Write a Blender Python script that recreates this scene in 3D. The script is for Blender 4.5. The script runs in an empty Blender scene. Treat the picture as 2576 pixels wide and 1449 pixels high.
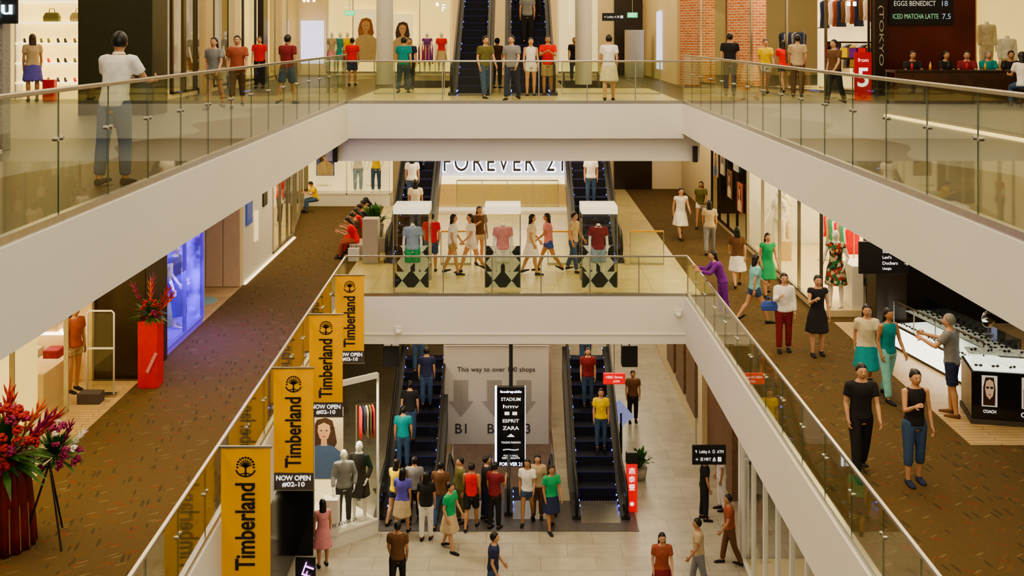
import bpy, math, random
from mathutils import Vector, Matrix
random.seed(7)
R=math.radians
F=2700.;CX=1290.;HY=88.
Z3=-1.7;Z2=-6.54;Z1=-11.38
LZ={3:Z3,2:Z2,1:Z1}
def fp(px,py,z):
    Y=F*(-z)/(py-HY); return ((px-CX)*Y/F,Y,z)
def wp(px,py,Y): return ((px-CX)*Y/F,Y,-(py-HY)*Y/F)
col=bpy.context.scene.collection
# ---------------------------------------------------------------- materials
_M={}
def nt(name):
    m=bpy.data.materials.new(name); m.use_nodes=True
    n=m.node_tree; b=n.nodes['Principled BSDF']; return m,n,b
def mat(name,c,rough=.5,metal=0,es=0,ec=None,noise=.12,ns=6,mott=False):
    if name in _M: return _M[name]
    m,n,b=nt(name)
    b.inputs['Roughness'].default_value=rough; b.inputs['Metallic'].default_value=metal
    c4=(c[0],c[1],c[2],1)
    if es>0:
        e=ec or c; b.inputs['Emission Color'].default_value=(e[0],e[1],e[2],1); b.inputs['Emission Strength'].default_value=es
    if noise>0:
        tc=n.nodes.new('ShaderNodeTexCoord'); t=n.nodes.new('ShaderNodeTexNoise'); t.inputs['Scale'].default_value=ns
        n.links.new(tc.outputs['Object'],t.inputs['Vector'])
        r=n.nodes.new('ShaderNodeValToRGB')
        r.color_ramp.elements[0].position=.35 if mott else .3; r.color_ramp.elements[1].position=.62 if mott else .7
        r.color_ramp.elements[0].color=(c[0]*(1-noise),c[1]*(1-noise),c[2]*(1-noise),1)
        r.color_ramp.elements[1].color=(min(1,c[0]*(1+noise)),min(1,c[1]*(1+noise)),min(1,c[2]*(1+noise)),1)
        n.links.new(t.outputs['Fac'],r.inputs['Fac']); n.links.new(r.outputs['Color'],b.inputs['Base Color'])
        if mott: n.links.new(r.outputs['Color'],b.inputs['Emission Color'])
    else: b.inputs['Base Color'].default_value=c4
    _M[name]=m; return m
def glassmat(name,tint,refl=1.0,k=.6):
    # thin architectural glass: clear transmission plus Schlick reflection
    if name in _M: return _M[name]
    m=bpy.data.materials.new(name); m.use_nodes=True; n=m.node_tree; n.nodes.clear(); L=n.links.new
    o=n.nodes.new('ShaderNodeOutputMaterial'); mx=n.nodes.new('ShaderNodeMixShader')
    ge=n.nodes.new('ShaderNodeNewGeometry'); dt=n.nodes.new('ShaderNodeVectorMath'); dt.operation='DOT_PRODUCT'; L(ge.outputs['Normal'],dt.inputs[0]); L(ge.outputs['Incoming'],dt.inputs[1])
    ab=n.nodes.new('ShaderNodeMath'); ab.operation='ABSOLUTE'; L(dt.outputs['Value'],ab.inputs[0])
    iv=n.nodes.new('ShaderNodeMath'); iv.operation='SUBTRACT'; iv.inputs[0].default_value=1; L(ab.outputs[0],iv.inputs[1])
    pw=n.nodes.new('ShaderNodeMath'); pw.operation='POWER'; pw.inputs[1].default_value=4.5; L(iv.outputs[0],pw.inputs[0])
    ma=n.nodes.new('ShaderNodeMath'); ma.operation='MULTIPLY_ADD'; ma.inputs[1].default_value=k; ma.inputs[2].default_value=.035; L(pw.outputs[0],ma.inputs[0])
    t=n.nodes.new('ShaderNodeBsdfTransparent'); t.inputs['Color'].default_value=(*tint,1)
    g=n.nodes.new('ShaderNodeBsdfGlossy'); g.inputs['Roughness'].default_value=.02; g.inputs['Color'].default_value=(refl,refl,refl,1)
    L(ma.outputs[0],mx.inputs[0]); L(t.outputs[0],mx.inputs[1]); L(g.outputs[0],mx.inputs[2]); L(mx.outputs[0],o.inputs[0])
    _M[name]=m; return m
def carpet():
    m,n,b=nt('carpet'); L=n.links.new
    tc=n.nodes.new('ShaderNodeTexCoord'); b.inputs['Roughness'].default_value=.95
    nz=n.nodes.new('ShaderNodeTexNoise'); nz.inputs['Scale'].default_value=40; L(tc.outputs['Object'],nz.inputs['Vector'])
    rp=n.nodes.new('ShaderNodeValToRGB'); rp.color_ramp.elements[0].color=(.068,.040,.009,1); rp.color_ramp.elements[1].color=(.128,.078,.020,1)
    L(nz.outputs['Fac'],rp.inputs['Fac']); cur=rp.outputs['Color']
    for ang,sc,cc,th in ((25,(2.5,14,1),(.155,.040,.012),.27),(-35,(2.7,15,1),(.165,.115,.045),.23),(80,(2.5,13,1),(.050,.036,.009),.3),(130,(2.8,14,1),(.135,.062,.016),.27)):
        mp=n.nodes.new('ShaderNodeMapping'); mp.inputs['Rotation'].default_value=(0,0,R(ang)); 
        sv=n.nodes.new('ShaderNodeVectorMath'); sv.operation='MULTIPLY'; sv.inputs[1].default_value=sc
        L(tc.outputs['Object'],mp.inputs['Vector']); L(mp.outputs[0],sv.inputs[0])
        v=n.nodes.new('ShaderNodeTexVoronoi'); v.inputs['Scale'].default_value=1; L(sv.outputs[0],v.inputs['Vector'])
        a=n.nodes.new('ShaderNodeMath'); a.operation='LESS_THAN'; a.inputs[1].default_value=th; L(v.outputs['Distance'],a.inputs[0])
        s=n.nodes.new('ShaderNodeSeparateColor'); L(v.outputs['Color'],s.inputs[0])
        g=n.nodes.new('ShaderNodeMath'); g.operation='GREATER_THAN'; g.inputs[1].default_value=.62; L(s.outputs[0],g.inputs[0])
        k=n.nodes.new('ShaderNodeMath'); k.operation='MULTIPLY'; L(a.outputs[0],k.inputs[0]); L(g.outputs[0],k.inputs[1])
        mx=n.nodes.new('ShaderNodeMix'); mx.data_type='RGBA'; L(k.outputs[0],mx.inputs[0]); L(cur,mx.inputs[6]); mx.inputs[7].default_value=(*cc,1); cur=mx.outputs[2]
    L(cur,b.inputs['Base Color']); return m
def tiles(name,c1,c2,cm,w,h,rough=.3,off=.5,mort=.012):
    m,n,b=nt(name); L=n.links.new
    tc=n.nodes.new('ShaderNodeTexCoord'); t=n.nodes.new('ShaderNodeTexBrick'); t.offset=off
    t.inputs['Scale'].default_value=1; t.inputs['Brick Width'].default_value=w; t.inputs['Row Height'].default_value=h; t.inputs['Mortar Size'].default_value=mort
    t.inputs['Color1'].default_value=(*c1,1);t.inputs['Color2'].default_value=(*c2,1);t.inputs['Mortar'].default_value=(*cm,1)
    L(tc.outputs['Object'],t.inputs['Vector'])
    nz=n.nodes.new('ShaderNodeTexNoise'); nz.inputs['Scale'].default_value=3; nz.inputs['Detail'].default_value=6; L(tc.outputs['Object'],nz.inputs['Vector'])
    mx=n.nodes.new('ShaderNodeMix'); mx.data_type='RGBA'; mx.blend_type='MULTIPLY'; mx.inputs[0].default_value=.45
    L(t.outputs['Color'],mx.inputs[6]); L(nz.outputs['Fac'],mx.inputs[7]); L(mx.outputs[2],b.inputs['Base Color'])
    b.inputs['Roughness'].default_value=rough; return m
def brickwall():
    m,n,b=nt('brick'); L=n.links.new
    tc=n.nodes.new('ShaderNodeTexCoord'); s=n.nodes.new('ShaderNodeSeparateXYZ'); c=n.nodes.new('ShaderNodeCombineXYZ')
    ad=n.nodes.new('ShaderNodeMath'); L(tc.outputs['Object'],s.inputs[0]); L(s.outputs[0],ad.inputs[0]); L(s.outputs[1],ad.inputs[1]); L(ad.outputs[0],c.inputs[0]); L(s.outputs[2],c.inputs[1])
    t=n.nodes.new('ShaderNodeTexBrick'); t.inputs['Scale'].default_value=1;t.inputs['Brick Width'].default_value=.24;t.inputs['Row Height'].default_value=.085;t.inputs['Mortar Size'].default_value=.008
    t.inputs['Color1'].default_value=(.62,.24,.11,1);t.inputs['Color2'].default_value=(.45,.15,.06,1);t.inputs['Mortar'].default_value=(.8,.68,.5,1)
    L(c.outputs[0],t.inputs['Vector']); L(t.outputs['Color'],b.inputs['Base Color']); b.inputs['Roughness'].default_value=.9; return m
def upperfloor():
    m,n,b=nt('upper_floor_finish'); L=n.links.new
    tc=n.nodes.new('ShaderNodeTexCoord'); s=n.nodes.new('ShaderNodeSeparateXYZ'); L(tc.outputs['Object'],s.inputs[0])
    ab=n.nodes.new('ShaderNodeMath'); ab.operation='ABSOLUTE'; L(s.outputs[0],ab.inputs[0])
    my=n.nodes.new('ShaderNodeMath'); my.operation='MULTIPLY'; my.inputs[1].default_value=1.6; L(s.outputs[1],my.inputs[0])
    sn=n.nodes.new('ShaderNodeMath'); sn.operation='SINE'; L(my.outputs[0],sn.inputs[0])
    ms=n.nodes.new('ShaderNodeMath'); ms.operation='MULTIPLY_ADD'; ms.inputs[1].default_value=.3; ms.inputs[2].default_value=5.8; L(sn.outputs[0],ms.inputs[0])
    gt=n.nodes.new('ShaderNodeMath'); gt.operation='GREATER_THAN'; L(ab.outputs[0],gt.inputs[0]); L(ms.outputs[0],gt.inputs[1])
    nz=n.nodes.new('ShaderNodeTexNoise'); nz.inputs['Scale'].default_value=14; L(tc.outputs['Object'],nz.inputs['Vector'])
    r1=n.nodes.new('ShaderNodeValToRGB'); r1.color_ramp.elements[0].color=(.055,.036,.012,1); r1.color_ramp.elements[1].color=(.10,.068,.026,1)
    r2=n.nodes.new('ShaderNodeValToRGB'); r2.color_ramp.elements[0].color=(.15,.14,.115,1); r2.color_ramp.elements[1].color=(.21,.195,.16,1)
    L(nz.outputs['Fac'],r1.inputs[0]); L(nz.outputs['Fac'],r2.inputs[0])
    mx=n.nodes.new('ShaderNodeMix'); mx.data_type='RGBA'; L(gt.outputs[0],mx.inputs[0]); L(r1.outputs[0],mx.inputs[6]); L(r2.outputs[0],mx.inputs[7]); L(mx.outputs[2],b.inputs['Base Color'])
    b.inputs['Roughness'].default_value=.4; return m
def planks():
    return tiles('wood_floor',(.80,.58,.30),(.70,.50,.25),(.45,.30,.14),1.2,.12,.35)
def floral():
    m,n,b=nt('cloth_floral'); L=n.links.new
    tc=n.nodes.new('ShaderNodeTexCoord'); v=n.nodes.new('ShaderNodeTexVoronoi'); v.inputs['Scale'].default_value=16; L(tc.outputs['Object'],v.inputs['Vector'])
    s=n.nodes.new('ShaderNodeSeparateColor'); L(v.outputs['Color'],s.inputs[0]); r=n.nodes.new('ShaderNodeValToRGB'); r.color_ramp.interpolation='CONSTANT'
    r.color_ramp.elements[0].color=(.03,.18,.06,1); r.color_ramp.elements[1].position=.75; r.color_ramp.elements[1].color=(.6,.5,.35,1)
    for p,c in((.3,(.45,.05,.04,1)),(.5,(.02,.03,.03,1))): e=r.color_ramp.elements.new(p); e.color=c
    L(s.outputs[0],r.inputs[0]); L(r.outputs['Color'],b.inputs['Base Color']); b.inputs['Roughness'].default_value=.8; _M['cloth_floral']=m
def harlequin():
    m,n,b=nt('harlequin'); L=n.links.new
    tc=n.nodes.new('ShaderNodeTexCoord'); s=n.nodes.new('ShaderNodeSeparateXYZ'); L(tc.outputs['Object'],s.inputs[0])
    c=n.nodes.new('ShaderNodeCombineXYZ')
    for sg,i in ((1,0),(-1,1)):
        a=n.nodes.new('ShaderNodeMath'); a.operation='MULTIPLY'; a.inputs[1].default_value=2.2; L(s.outputs[0],a.inputs[0])
        q=n.nodes.new('ShaderNodeMath'); q.operation='MULTIPLY_ADD'; q.inputs[1].default_value=1.8*sg; L(s.outputs[2],q.inputs[0]); L(a.outputs[0],q.inputs[2]); L(q.outputs[0],c.inputs[i])
    c.inputs[2].default_value=.5
    k=n.nodes.new('ShaderNodeTexChecker'); k.inputs['Scale'].default_value=1; k.inputs['Color1'].default_value=(.008,.008,.012,1); k.inputs['Color2'].default_value=(.92,.9,.85,1)
    L(c.outputs[0],k.inputs['Vector']); L(k.outputs['Color'],b.inputs['Base Color']); b.inputs['Roughness'].default_value=.4; return m
CARPET=carpet(); TILE1=tiles('grey_tile',(.60,.55,.44),(.52,.475,.375),(.36,.32,.25),1.2,.6,.28,mort=.008); TILE2=tiles('cream_tile',(.88,.74,.38),(.80,.66,.33),(.6,.48,.24),1.2,1.2,.3,off=0)
BRICK=brickwall(); UF=upperfloor(); WOODF=planks(); HARL=harlequin(); floral()
WHITE=mat('white_plaster',(.80,.78,.72),.6,noise=.02,ns=.5); CREAM=mat('cream_paint',(.80,.67,.42),.5,noise=.03,ns=1); BEIGE=mat('beige_panel',(.66,.50,.27),.45,noise=.05)
DARK=mat('dark_brown',(.03,.018,.010),.3,noise=.2,ns=3); BLACK=mat('black',(.012,.012,.014),.35,noise=.1); BLK2=mat('gloss_black',(.01,.01,.012),.12,noise=0)
STEEL=mat('steel',(.50,.48,.43),.3,1,noise=.05); DSTEEL=mat('dark_steel',(.08,.08,.09),.35,.8,noise=.05); OLIVE=mat('olive_black',(.03,.032,.012),.35)
GLASS=glassmat('glass_clear',(.92,.945,.86),1,.55); GLASS2=glassmat('glass_shop',(.97,.98,.95),.8,.3); GLASSD=glassmat('glass_escalator',(.55,.58,.55),.8,.35)
WOODR=mat('wood_rail',(.75,.42,.06),.35,noise=.15,ns=20); RUB=mat('rubber',(.012,.012,.012),.45,noise=0)
LEDB=mat('led_blue',(.1,.15,1),.5,es=6,ec=(.10,.16,1),noise=0); LEDW=mat('led_white',(1,.95,.8),.5,es=4,ec=(1,.9,.7),noise=0)
SHOPW=mat('shop_wall_glow',(.95,.83,.55),.6,es=.6,ec=(1,.80,.44),noise=.06,ns=2); SHOPY=mat('shop_wall_yellow_glow',(.9,.72,.30),.6,es=.75,ec=(1,.76,.28),noise=.1,ns=2)  # emission in these shop walls stands in for lamps inside the shops
SHOPC=mat('shop_wall_cool',(.7,.75,.95),.5,es=1.2,ec=(.6,.62,1),noise=.1,ns=2); VIOLET=mat('violet_wall_glow',(.11,.06,.72),.4,es=1.7,noise=.75,ns=2.6,mott=True)  # violet wall emits mottled colour in place of lamps in the window
WLET=mat('white_letter',(.95,.95,.95),.5,es=.8,ec=(1,1,1),noise=0); BLET=mat('black_letter',(.015,.012,.01),.5,noise=0); DLET=mat('dark_letter',(.05,.04,.04),.5,noise=0)
YEL=mat('banner_yellow',(.92,.48,.006),.7,noise=.04,ns=2); GREYB=mat('banner_grey',(.08,.065,.06),.7,noise=.05); RED=mat('red_gloss',(.70,.008,.006),.35,noise=.08)
REDLIT=mat('red_lit',(.8,.012,.015),.5,es=.5,ec=(1,.015,.02),noise=0); GRNLIT=mat('green_lit',(.02,.5,.2),.5,es=1.2,ec=(.02,.7,.25),noise=0)
MANNW=mat('mannequin_white',(.88,.86,.80),.3,noise=.02); STONE=mat('stone',(.46,.42,.34),.7,noise=.1,ns=30); LEAF=mat('leaf_green',(.04,.15,.015),.5,noise=.4,ns=9)
# ---------------------------------------------------------------- mesh builder
class G:
    def __init__(s): s.v=[];s.f=[];s.m=[]
    def add(s,vs,fs,mi=0):
        o=len(s.v); s.v+=[tuple(p) for p in vs]; s.f+=[tuple(i+o for i in f) for f in fs]; s.m+=[mi]*len(fs); return s
    def box(s,x0,y0,z0,x1,y1,z1,mi=0):
        return s.add([(x0,y0,z0),(x1,y0,z0),(x1,y1,z0),(x0,y1,z0),(x0,y0,z1),(x1,y0,z1),(x1,y1,z1),(x0,y1,z1)],[(0,3,2,1),(4,5,6,7),(0,1,5,4),(1,2,6,5),(2,3,7,6),(3,0,4,7)],mi)
    def prism(s,poly,z0,z1,mi=0):
        n=len(poly); vs=[(x,y,z0) for x,y in poly]+[(x,y,z1) for x,y in poly]
        return s.add(vs,[tuple(range(n))[::-1],tuple(range(n,2*n))]+[(i,(i+1)%n,n+(i+1)%n,n+i) for i in range(n)],mi)
    def prismx(s,poly,x0,x1,mi=0):
        n=len(poly); vs=[(x0,y,z) for y,z in poly]+[(x1,y,z) for y,z in poly]
        return s.add(vs,[tuple(range(n))[::-1],tuple(range(n,2*n))]+[(i,(i+1)%n,n+(i+1)%n,n+i) for i in range(n)],mi)
    def prismy(s,poly,y0,y1,mi=0):
        n=len(poly); vs=[(x,y0,z) for x,z in poly]+[(x,y1,z) for x,z in poly]
        return s.add(vs,[tuple(range(n)),tuple(range(n,2*n))[::-1]]+[(i,n+i,n+(i+1)%n,(i+1)%n) for i in range(n)],mi)
    def loft(s,rings,mi=0):
        n=len(rings[0]); vs=[p for r in rings for p in r]; fs=[]
        for k in range(len(rings)-1):
            for i in range(n): j=(i+1)%n; fs.append((k*n+i,k*n+j,(k+1)*n+j,(k+1)*n+i))
        fs.append(tuple(range(n))[::-1]); b=(len(rings)-1)*n; fs.append(tuple(range(b,b+n)))
        return s.add(vs,fs,mi)
    def tube(s,pts,rad,n=8,mi=0):
        pts=[Vector(p) for p in pts]
        if not hasattr(rad,'__len__'): rad=[rad]*len(pts)
        rings=[];u=None
        for i,p in enumerate(pts):
            t=(pts[min(i+1,len(pts)-1)]-pts[max(i-1,0)]).normalized()
            if u is None:
                u=t.cross(Vector((0,0,1)))
                if u.length<.05: u=t.cross(Vector((0,1,0)))
            u=(u-t*u.dot(t)).normalized(); w=t.cross(u)
            rings.append([p+(u*math.cos(a)+w*math.sin(a))*rad[i] for a in [2*math.pi*k/n for k in range(n)]])
        return s.loft(rings,mi)
    def ell(s,c,rx,ry,rz,nu=12,nv=8,mi=0,fn=None,rot=None):
        vs=[];fs=[];c=Vector(c)
        for j in range(nv+1):
            ph=math.pi*j/nv
            for i in range(nu):
                th=2*math.pi*i/nu
                p=Vector((rx*math.sin(ph)*math.cos(th),ry*math.sin(ph)*math.sin(th),rz*math.cos(ph)))
                if fn: p=fn(p)
                if rot: p=rot@p
                vs.append(c+p)
        for j in range(nv):
            for i in range(nu):
                k=(i+1)%nu; fs.append((j*nu+i,(j+1)*nu+i,(j+1)*nu+k,j*nu+k))
        return s.add(vs,fs,mi)
    def xf(s,M):
        s.v=[tuple(M@Vector(p)) for p in s.v]; return s
def ring(c,rx,ry,n=16,M=None):
    o=[]
    for k in range(n):
        a=2*math.pi*k/n; p=Vector((rx*math.cos(a),ry*math.sin(a),0))
        p=Vector(c)+p
        o.append(M(p) if M else p)
    return o
def tag(o,label=None,cat=None,group=None,kind=None):
    if label: o['label']=label
    if cat: o['category']=cat
    if group: o['group']=group
    if kind: o['kind']=kind
def root(name,label,cat,loc,rz=0,group=None):
    e=bpy.data.objects.new(name,None); e.empty_display_size=.1; e.location=loc; e.rotation_euler=(0,0,rz); col.objects.link(e); tag(e,label,cat,group); return e
def make(name,g,mats,par=None,loc=(0,0,0),rz=0,smooth=False,bev=0,label=None,cat=None,group=None,kind=None,rot=None):
    me=bpy.data.meshes.new(name); me.from_pydata(g.v,[],g.f)
    for m in (mats if isinstance(mats,(list,tuple)) else [mats]): me.materials.append(m)
    me.polygons.foreach_set('material_index',g.m)
    if smooth: me.polygons.foreach_set('use_smooth',[True]*len(g.f))
    me.validate(); me.update()
    o=bpy.data.objects.new(name,me); o.location=loc; o.rotation_euler=rot or (0,0,rz); o.parent=par; col.objects.link(o)
    if bev: b=o.modifiers.new('b','BEVEL'); b.width=bev; b.segments=2; b.limit_method='ANGLE'
    tag(o,label,cat,group,kind); return o
def cp(o,par,loc=None,rz=None):
    c=o.copy(); c.parent=par
    if loc is not None: c.location=loc
    if rz is not None: c.rotation_euler=(0,0,rz)
    col.objects.link(c); return c
def text(s,par,loc,m,h=None,w=None,rot=(R(90),0,0),ext=.003,bold=0,name='lettering',sp=1,left=False,**k):
    cu=bpy.data.curves.new(name,'FONT'); cu.body=s; cu.extrude=ext; cu.offset=bold; cu.align_x='CENTER'; cu.space_character=sp; cu.resolution_u=3; cu.space_line=.95
    t=bpy.data.objects.new('tmp',cu); me=bpy.data.meshes.new_from_object(t); bpy.data.objects.remove(t)
    if not len(me.vertices): return None
    xs=[v.co.x for v in me.vertices]; ys=[v.co.y for v in me.vertices]
    W=max(xs)-min(xs); H=max(ys)-min(ys); cx=min(xs) if left else (max(xs)+min(xs))/2; cy=(max(ys)+min(ys))/2
    sx=w/W if w else h/H; sy=h/H if h else w/W
    me.transform(Matrix.Diagonal((sx,sy,1,1))@Matrix.Translation((-cx,-cy,0)))
    me.materials.clear(); me.materials.append(m)
    o=bpy.data.objects.new(name,me); o.location=loc; o.rotation_euler=rot; o.parent=par; col.objects.link(o)
    tag(o,**k); return o
# ---------------------------------------------------------------- people
PAL=dict(white=(.85,.82,.76),black=(.015,.014,.016),grey=(.24,.24,.25),red=(.75,.015,.012),maroon=(.22,.02,.03),blue=(.05,.1,.4),navy=(.02,.03,.09),teal=(.01,.28,.3),aqua=(.25,.62,.6),green=(.03,.4,.16),olive=(.14,.13,.04),yellow=(.85,.6,.02),
 beige=(.55,.42,.26),khaki=(.42,.32,.16),brown=(.15,.07,.03),purple=(.17,.02,.27),pink=(.7,.28,.3),denim=(.05,.10,.21),violet=(.12,.1,.5),light_blue=(.3,.42,.6),orange=(.75,.22,.03),cream=(.75,.65,.45),rust=(.35,.09,.05),floral=(.3,.3,.2))
def cmat(n): return mat('cloth_'+n,PAL[n],.85,noise=.1,ns=12)
SKINS=[mat('skin_a',(.60,.33,.19),.5,noise=.03),mat('skin_b',(.48,.25,.13),.5,noise=.03),mat('skin_c',(.36,.18,.09),.5,noise=.03)]
HAIRC=dict(black=mat('hair_black',(.012,.009,.008),.4,noise=.3,ns=40),brown=mat('hair_brown',(.06,.025,.012),.4,noise=.3,ns=40),grey=mat('hair_grey',(.25,.24,.22),.5,noise=.3,ns=40))
EYEW=mat('eye_white',(.8,.8,.78),.3,noise=0); LIP=mat('lip',(.42,.13,.09),.5,noise=0)
POSES={ # lean, legs((hip,knee)R,L), arms((flex,abd,elbow,inward)R,L)
 'standing':(2,((3,4),(-3,3)),((4,8,12,.05),(0,8,10,.05))),
 'walking':(4,((24,6),(-20,18)),((-22,7,18,.05),(24,7,28,.1))),
 'striding':(5,((-20,22),(26,8)),((26,8,25,.1),(-20,8,15,.05))),
 'strolling':(3,((14,5),(-12,12)),((-8,8,30,.1),(14,8,22,.1))),
 'leaning':(22,((4,4),(-8,2)),((42,10,62,.15),(38,10,66,.15))),
 'propped':(9,((6,6),(-8,2)),((30,16,62,.35),(26,14,66,.35))),
 'sitting':(10,((86,84),(82,80)),((22,6,62,.2),(26,8,66,.2))),
 'reading':(16,((88,86),(84,78)),((34,8,78,.35),(32,8,80,.35))),
 'armscrossed':(0,((3,3),(-2,4)),((30,8,95,.9),(26,8,92,.8))),
 'phone':(3,((4,5),(-3,4)),((22,8,100,.35),(4,9,15,.05))),
 'reaching':(4,((6,6),(-5,3)),((52,10,45,.1),(40,8,70,.3))),
 'model':(0,((8,10),(-3,2)),((10,14,30,.1),(-4,20,40,.3))),
}
JOBS=[]
POSEDESC=dict(standing='standing',walking='walking',striding='walking',strolling='walking',leaning='leaning on railing',propped='leaning on railing',sitting='seated',reading='seated looking down',armscrossed='arms crossed',phone='one hand raised',reaching='reaching forward',model='posed')
def figure(loc,face,h=1.66,hair='black',hl='short',top='tee',tc='white',bot='trousers',bc='navy',pose='walking',fem=0,skin=0,shoes='black',mann=None,label=None,group=None,vox=None,bare=False,extra=None,nod=0,turn=0,eyes=None):
    sc=h/1.7; lean,legs,arms=POSES[pose]; lean=R(lean)
    if pose=='reading' and not nod: nod=28
    pel=Vector((0,0,.93))
    def T(p):
        p=Vector(p)
        if p.z>.93:
            k=min(1,(p.z-.93)/.15); a=lean*k; d=p-pel
            return pel+Vector((d.x,d.y*math.cos(a)-d.z*math.sin(a),d.y*math.sin(a)+d.z*math.cos(a)))
        return p
    ma=MANNW if mann else SKINS[skin]
    w=.92 if fem else 1.0
    tor=[(.80,.125,.09),(.85,.158*(1.02 if fem else 1),.112),(.92,.165*(1.03 if fem else .98),.115),(1.0,.145*(.92 if fem else 1),.10),(1.08,.128*(.88 if fem else 1.06),.09),(1.18,.14*w,.10+.01*fem),(1.27,.155*w,.112+.012*fem),(1.35,.168*w,.105),(1.40,.15*w,.085),(1.44,.095,.068),(1.475,.058,.056)]
    J={}
    for s,(hp,kn),(fl,ab,el,iw) in ((-1,legs[0],arms[0]),(1,legs[1],arms[1])):
        a=R(hp);b=R(kn); hip=Vector((s*.09,0,.90)); out=s*.015
        knee=hip+Vector((out,-math.sin(a)*.42,-math.cos(a)*.42)); ank=knee+Vector((0,-math.sin(a-b)*.40,-math.cos(a-b)*.40))
        pt=(a-b)*.8 if (a-b)<-.15 and hp<60 else 0
        fl=R(fl);ab=R(ab);el=R(el)
        sh=T((s*.178*w,0,1.392)); 
        up=Vector((s*math.sin(ab),-math.sin(fl)*math.cos(ab),-math.cos(fl)*math.cos(ab))).normalized()
        elb=sh+up*.285; fo=Vector((s*(math.sin(ab)*.5-iw),-math.sin(fl+el),-math.cos(fl+el))).normalized(); wr=elb+fo*.245
        J[s]=(hip,knee,ank,pt,sh,elb,wr,fo)
    def footrings(ank,pt,e=0):
        rs=[]
        for d,rx,rz,zz in ((.055+e,.022,.025,-.045),(.04,.034,.036,-.04),(0,.036,.042,-.036),(-.06,.04,.03,-.05),(-.12,.045,.022,-.057),(-.17,.036,.016,-.063),(-.19-e,.018,.01,-.067)):
            r=[]
            for k in range(10):
                t=2*math.pi*k/10; p=Vector((math.cos(t)*(rx+e),d,max(-.08,zz+math.sin(t)*(rz+e))))
                r.append(ank+Vector((p.x,p.y*math.cos(pt)-p.z*math.sin(pt),p.y*math.sin(pt)+p.z*math.cos(pt))))
            rs.append(r)
        return rs
    zmin=min(p.z for s in J for r in footrings(J[s][2],J[s][3],.006) for p in r)
    S=Matrix.Scale(sc,4)@Matrix.Translation((0,0,-zmin))
    hc0=Vector((0,-.012,1.59)); nk=Vector((0,0,1.47)); HR=Matrix.Rotation(R(nod),3,'X')@Matrix.Rotation(R(turn),3,'Z')
    def HT(p):
        p=Vector(p); return T(nk)+Matrix.Rotation(lean*.5,3,'X')@(HR@(p-nk))
    headless=(mann=='headless')
    g=G()
    g.loft([ring((0,0,z),rx,ry,16,T) for z,rx,ry in tor])
    if not headless:
        g.tube([T((0,.0,1.42)),T((0,-.002,1.47)),HT((0,-.006,1.53)),HT((0,-.01,1.58))],[.062,.055,.052,.05],10)
        def hf(p):
            z=p.z/.118
            if z<0: p.x*=1+.15*z; p.y*=(1+.10*z)
            if z<-.2 and p.y<0: p.y-=.006
            return p
        hg=G(); hg.ell(hc0,.077,.096,.116,16,12,fn=hf)
        hg.tube([hc0+Vector((0,-.088,.022)),hc0+Vector((0,-.106,-.016)),hc0+Vector((0,-.090,-.026))],[.007,.013,.009],6)
        for s in(-1,1): hg.ell(hc0+Vector((s*.077,.008,-.008)),.012,.02,.03,6,6)
        g.add([HT(p) for p in hg.v],hg.f)
    else: g.tube([T((0,0,1.42)),T((0,0,1.52))],[.062,.05],10)
    for s in J:
        hip,knee,ank,pt,sh,elb,wr,fo=J[s]
        g.tube([hip+Vector((0,0,.03)),hip.lerp(knee,.12),hip.lerp(knee,.5),knee,knee.lerp(ank,.3)+Vector((0,.012,0)),knee.lerp(ank,.7),ank,ank+Vector((0,0,-.02))],[.08,.09,.075,.055,.058,.043,.036,.034],10)
        g.loft(footrings(ank,pt))
        g.tube([sh+Vector((-s*.03,0,.0)),sh,sh.lerp(elb,.3),sh.lerp(elb,.7),elb,elb.lerp(wr,.3),wr,wr+fo*.02],[x*w for x in (.055,.056,.049,.042,.037,.039,.026,.026)],10)
    FG=G()
    for s in J:
        wr=J[s][6];fo=J[s][7]
        ww=Vector((0,-1,0)); ww=ww-fo*ww.dot(fo)
        if ww.length<.35: ww=Vector((0,0,1))-fo*fo.z
        ww.normalize(); nn=Vector((-s,0,0)); nn=(nn-fo*nn.dot(fo)-ww*nn.dot(ww)); nn=nn.normalized() if nn.length>.05 else fo.cross(ww)
        rs=[]
        for d,hw,ht in ((-.01,.024,.018),(.025,.036,.017),(.06,.042,.015),(.092,.038,.012)):
            rs.append([wr+fo*d+ww*(hw*math.cos(t))+nn*(ht*math.sin(t)) for t in [2*math.pi*k/10 for k in range(10)]])
        g.loft(rs)
        for i,(o,l) in enumerate(((.029,.068),(.010,.076),(-.010,.070),(-.028,.055))):
            p=wr+fo*.08+ww*o; pts=[p]; d=fo.copy()
            for q in range(3):
                c=R(14+8*q); d=(d*math.cos(c)+nn*math.sin(c)).normalized(); p=p+d*l*(.42,.33,.25)[q]; pts.append(p)
            FG.tube(pts,[.0095,.0088,.008,.006],6)
        p=wr+fo*.022+ww*.03; d=(fo*.75+ww*.65+nn*.15).normalized(); FG.tube([p,p+d*.035,p+d*.035+(fo*.9+ww*.25+nn*.3).normalized()*.03],[.0115,.010,.007],6)
    g.xf(S); FG.xf(S)
    nm='mannequin' if mann else 'person'
    rt=root(nm,label,nm,loc,R(face),group)
    v=vox or .014
    b=make('body',g,ma,rt,smooth=True); JOBS.append((b,v,2,FG))
    def cloth(name,gg,m,vv=.02,it=4):
        gg.xf(S); o=make(name,gg,m,rt,smooth=True); JOBS.append((o,vv,it,None)); return o
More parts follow.
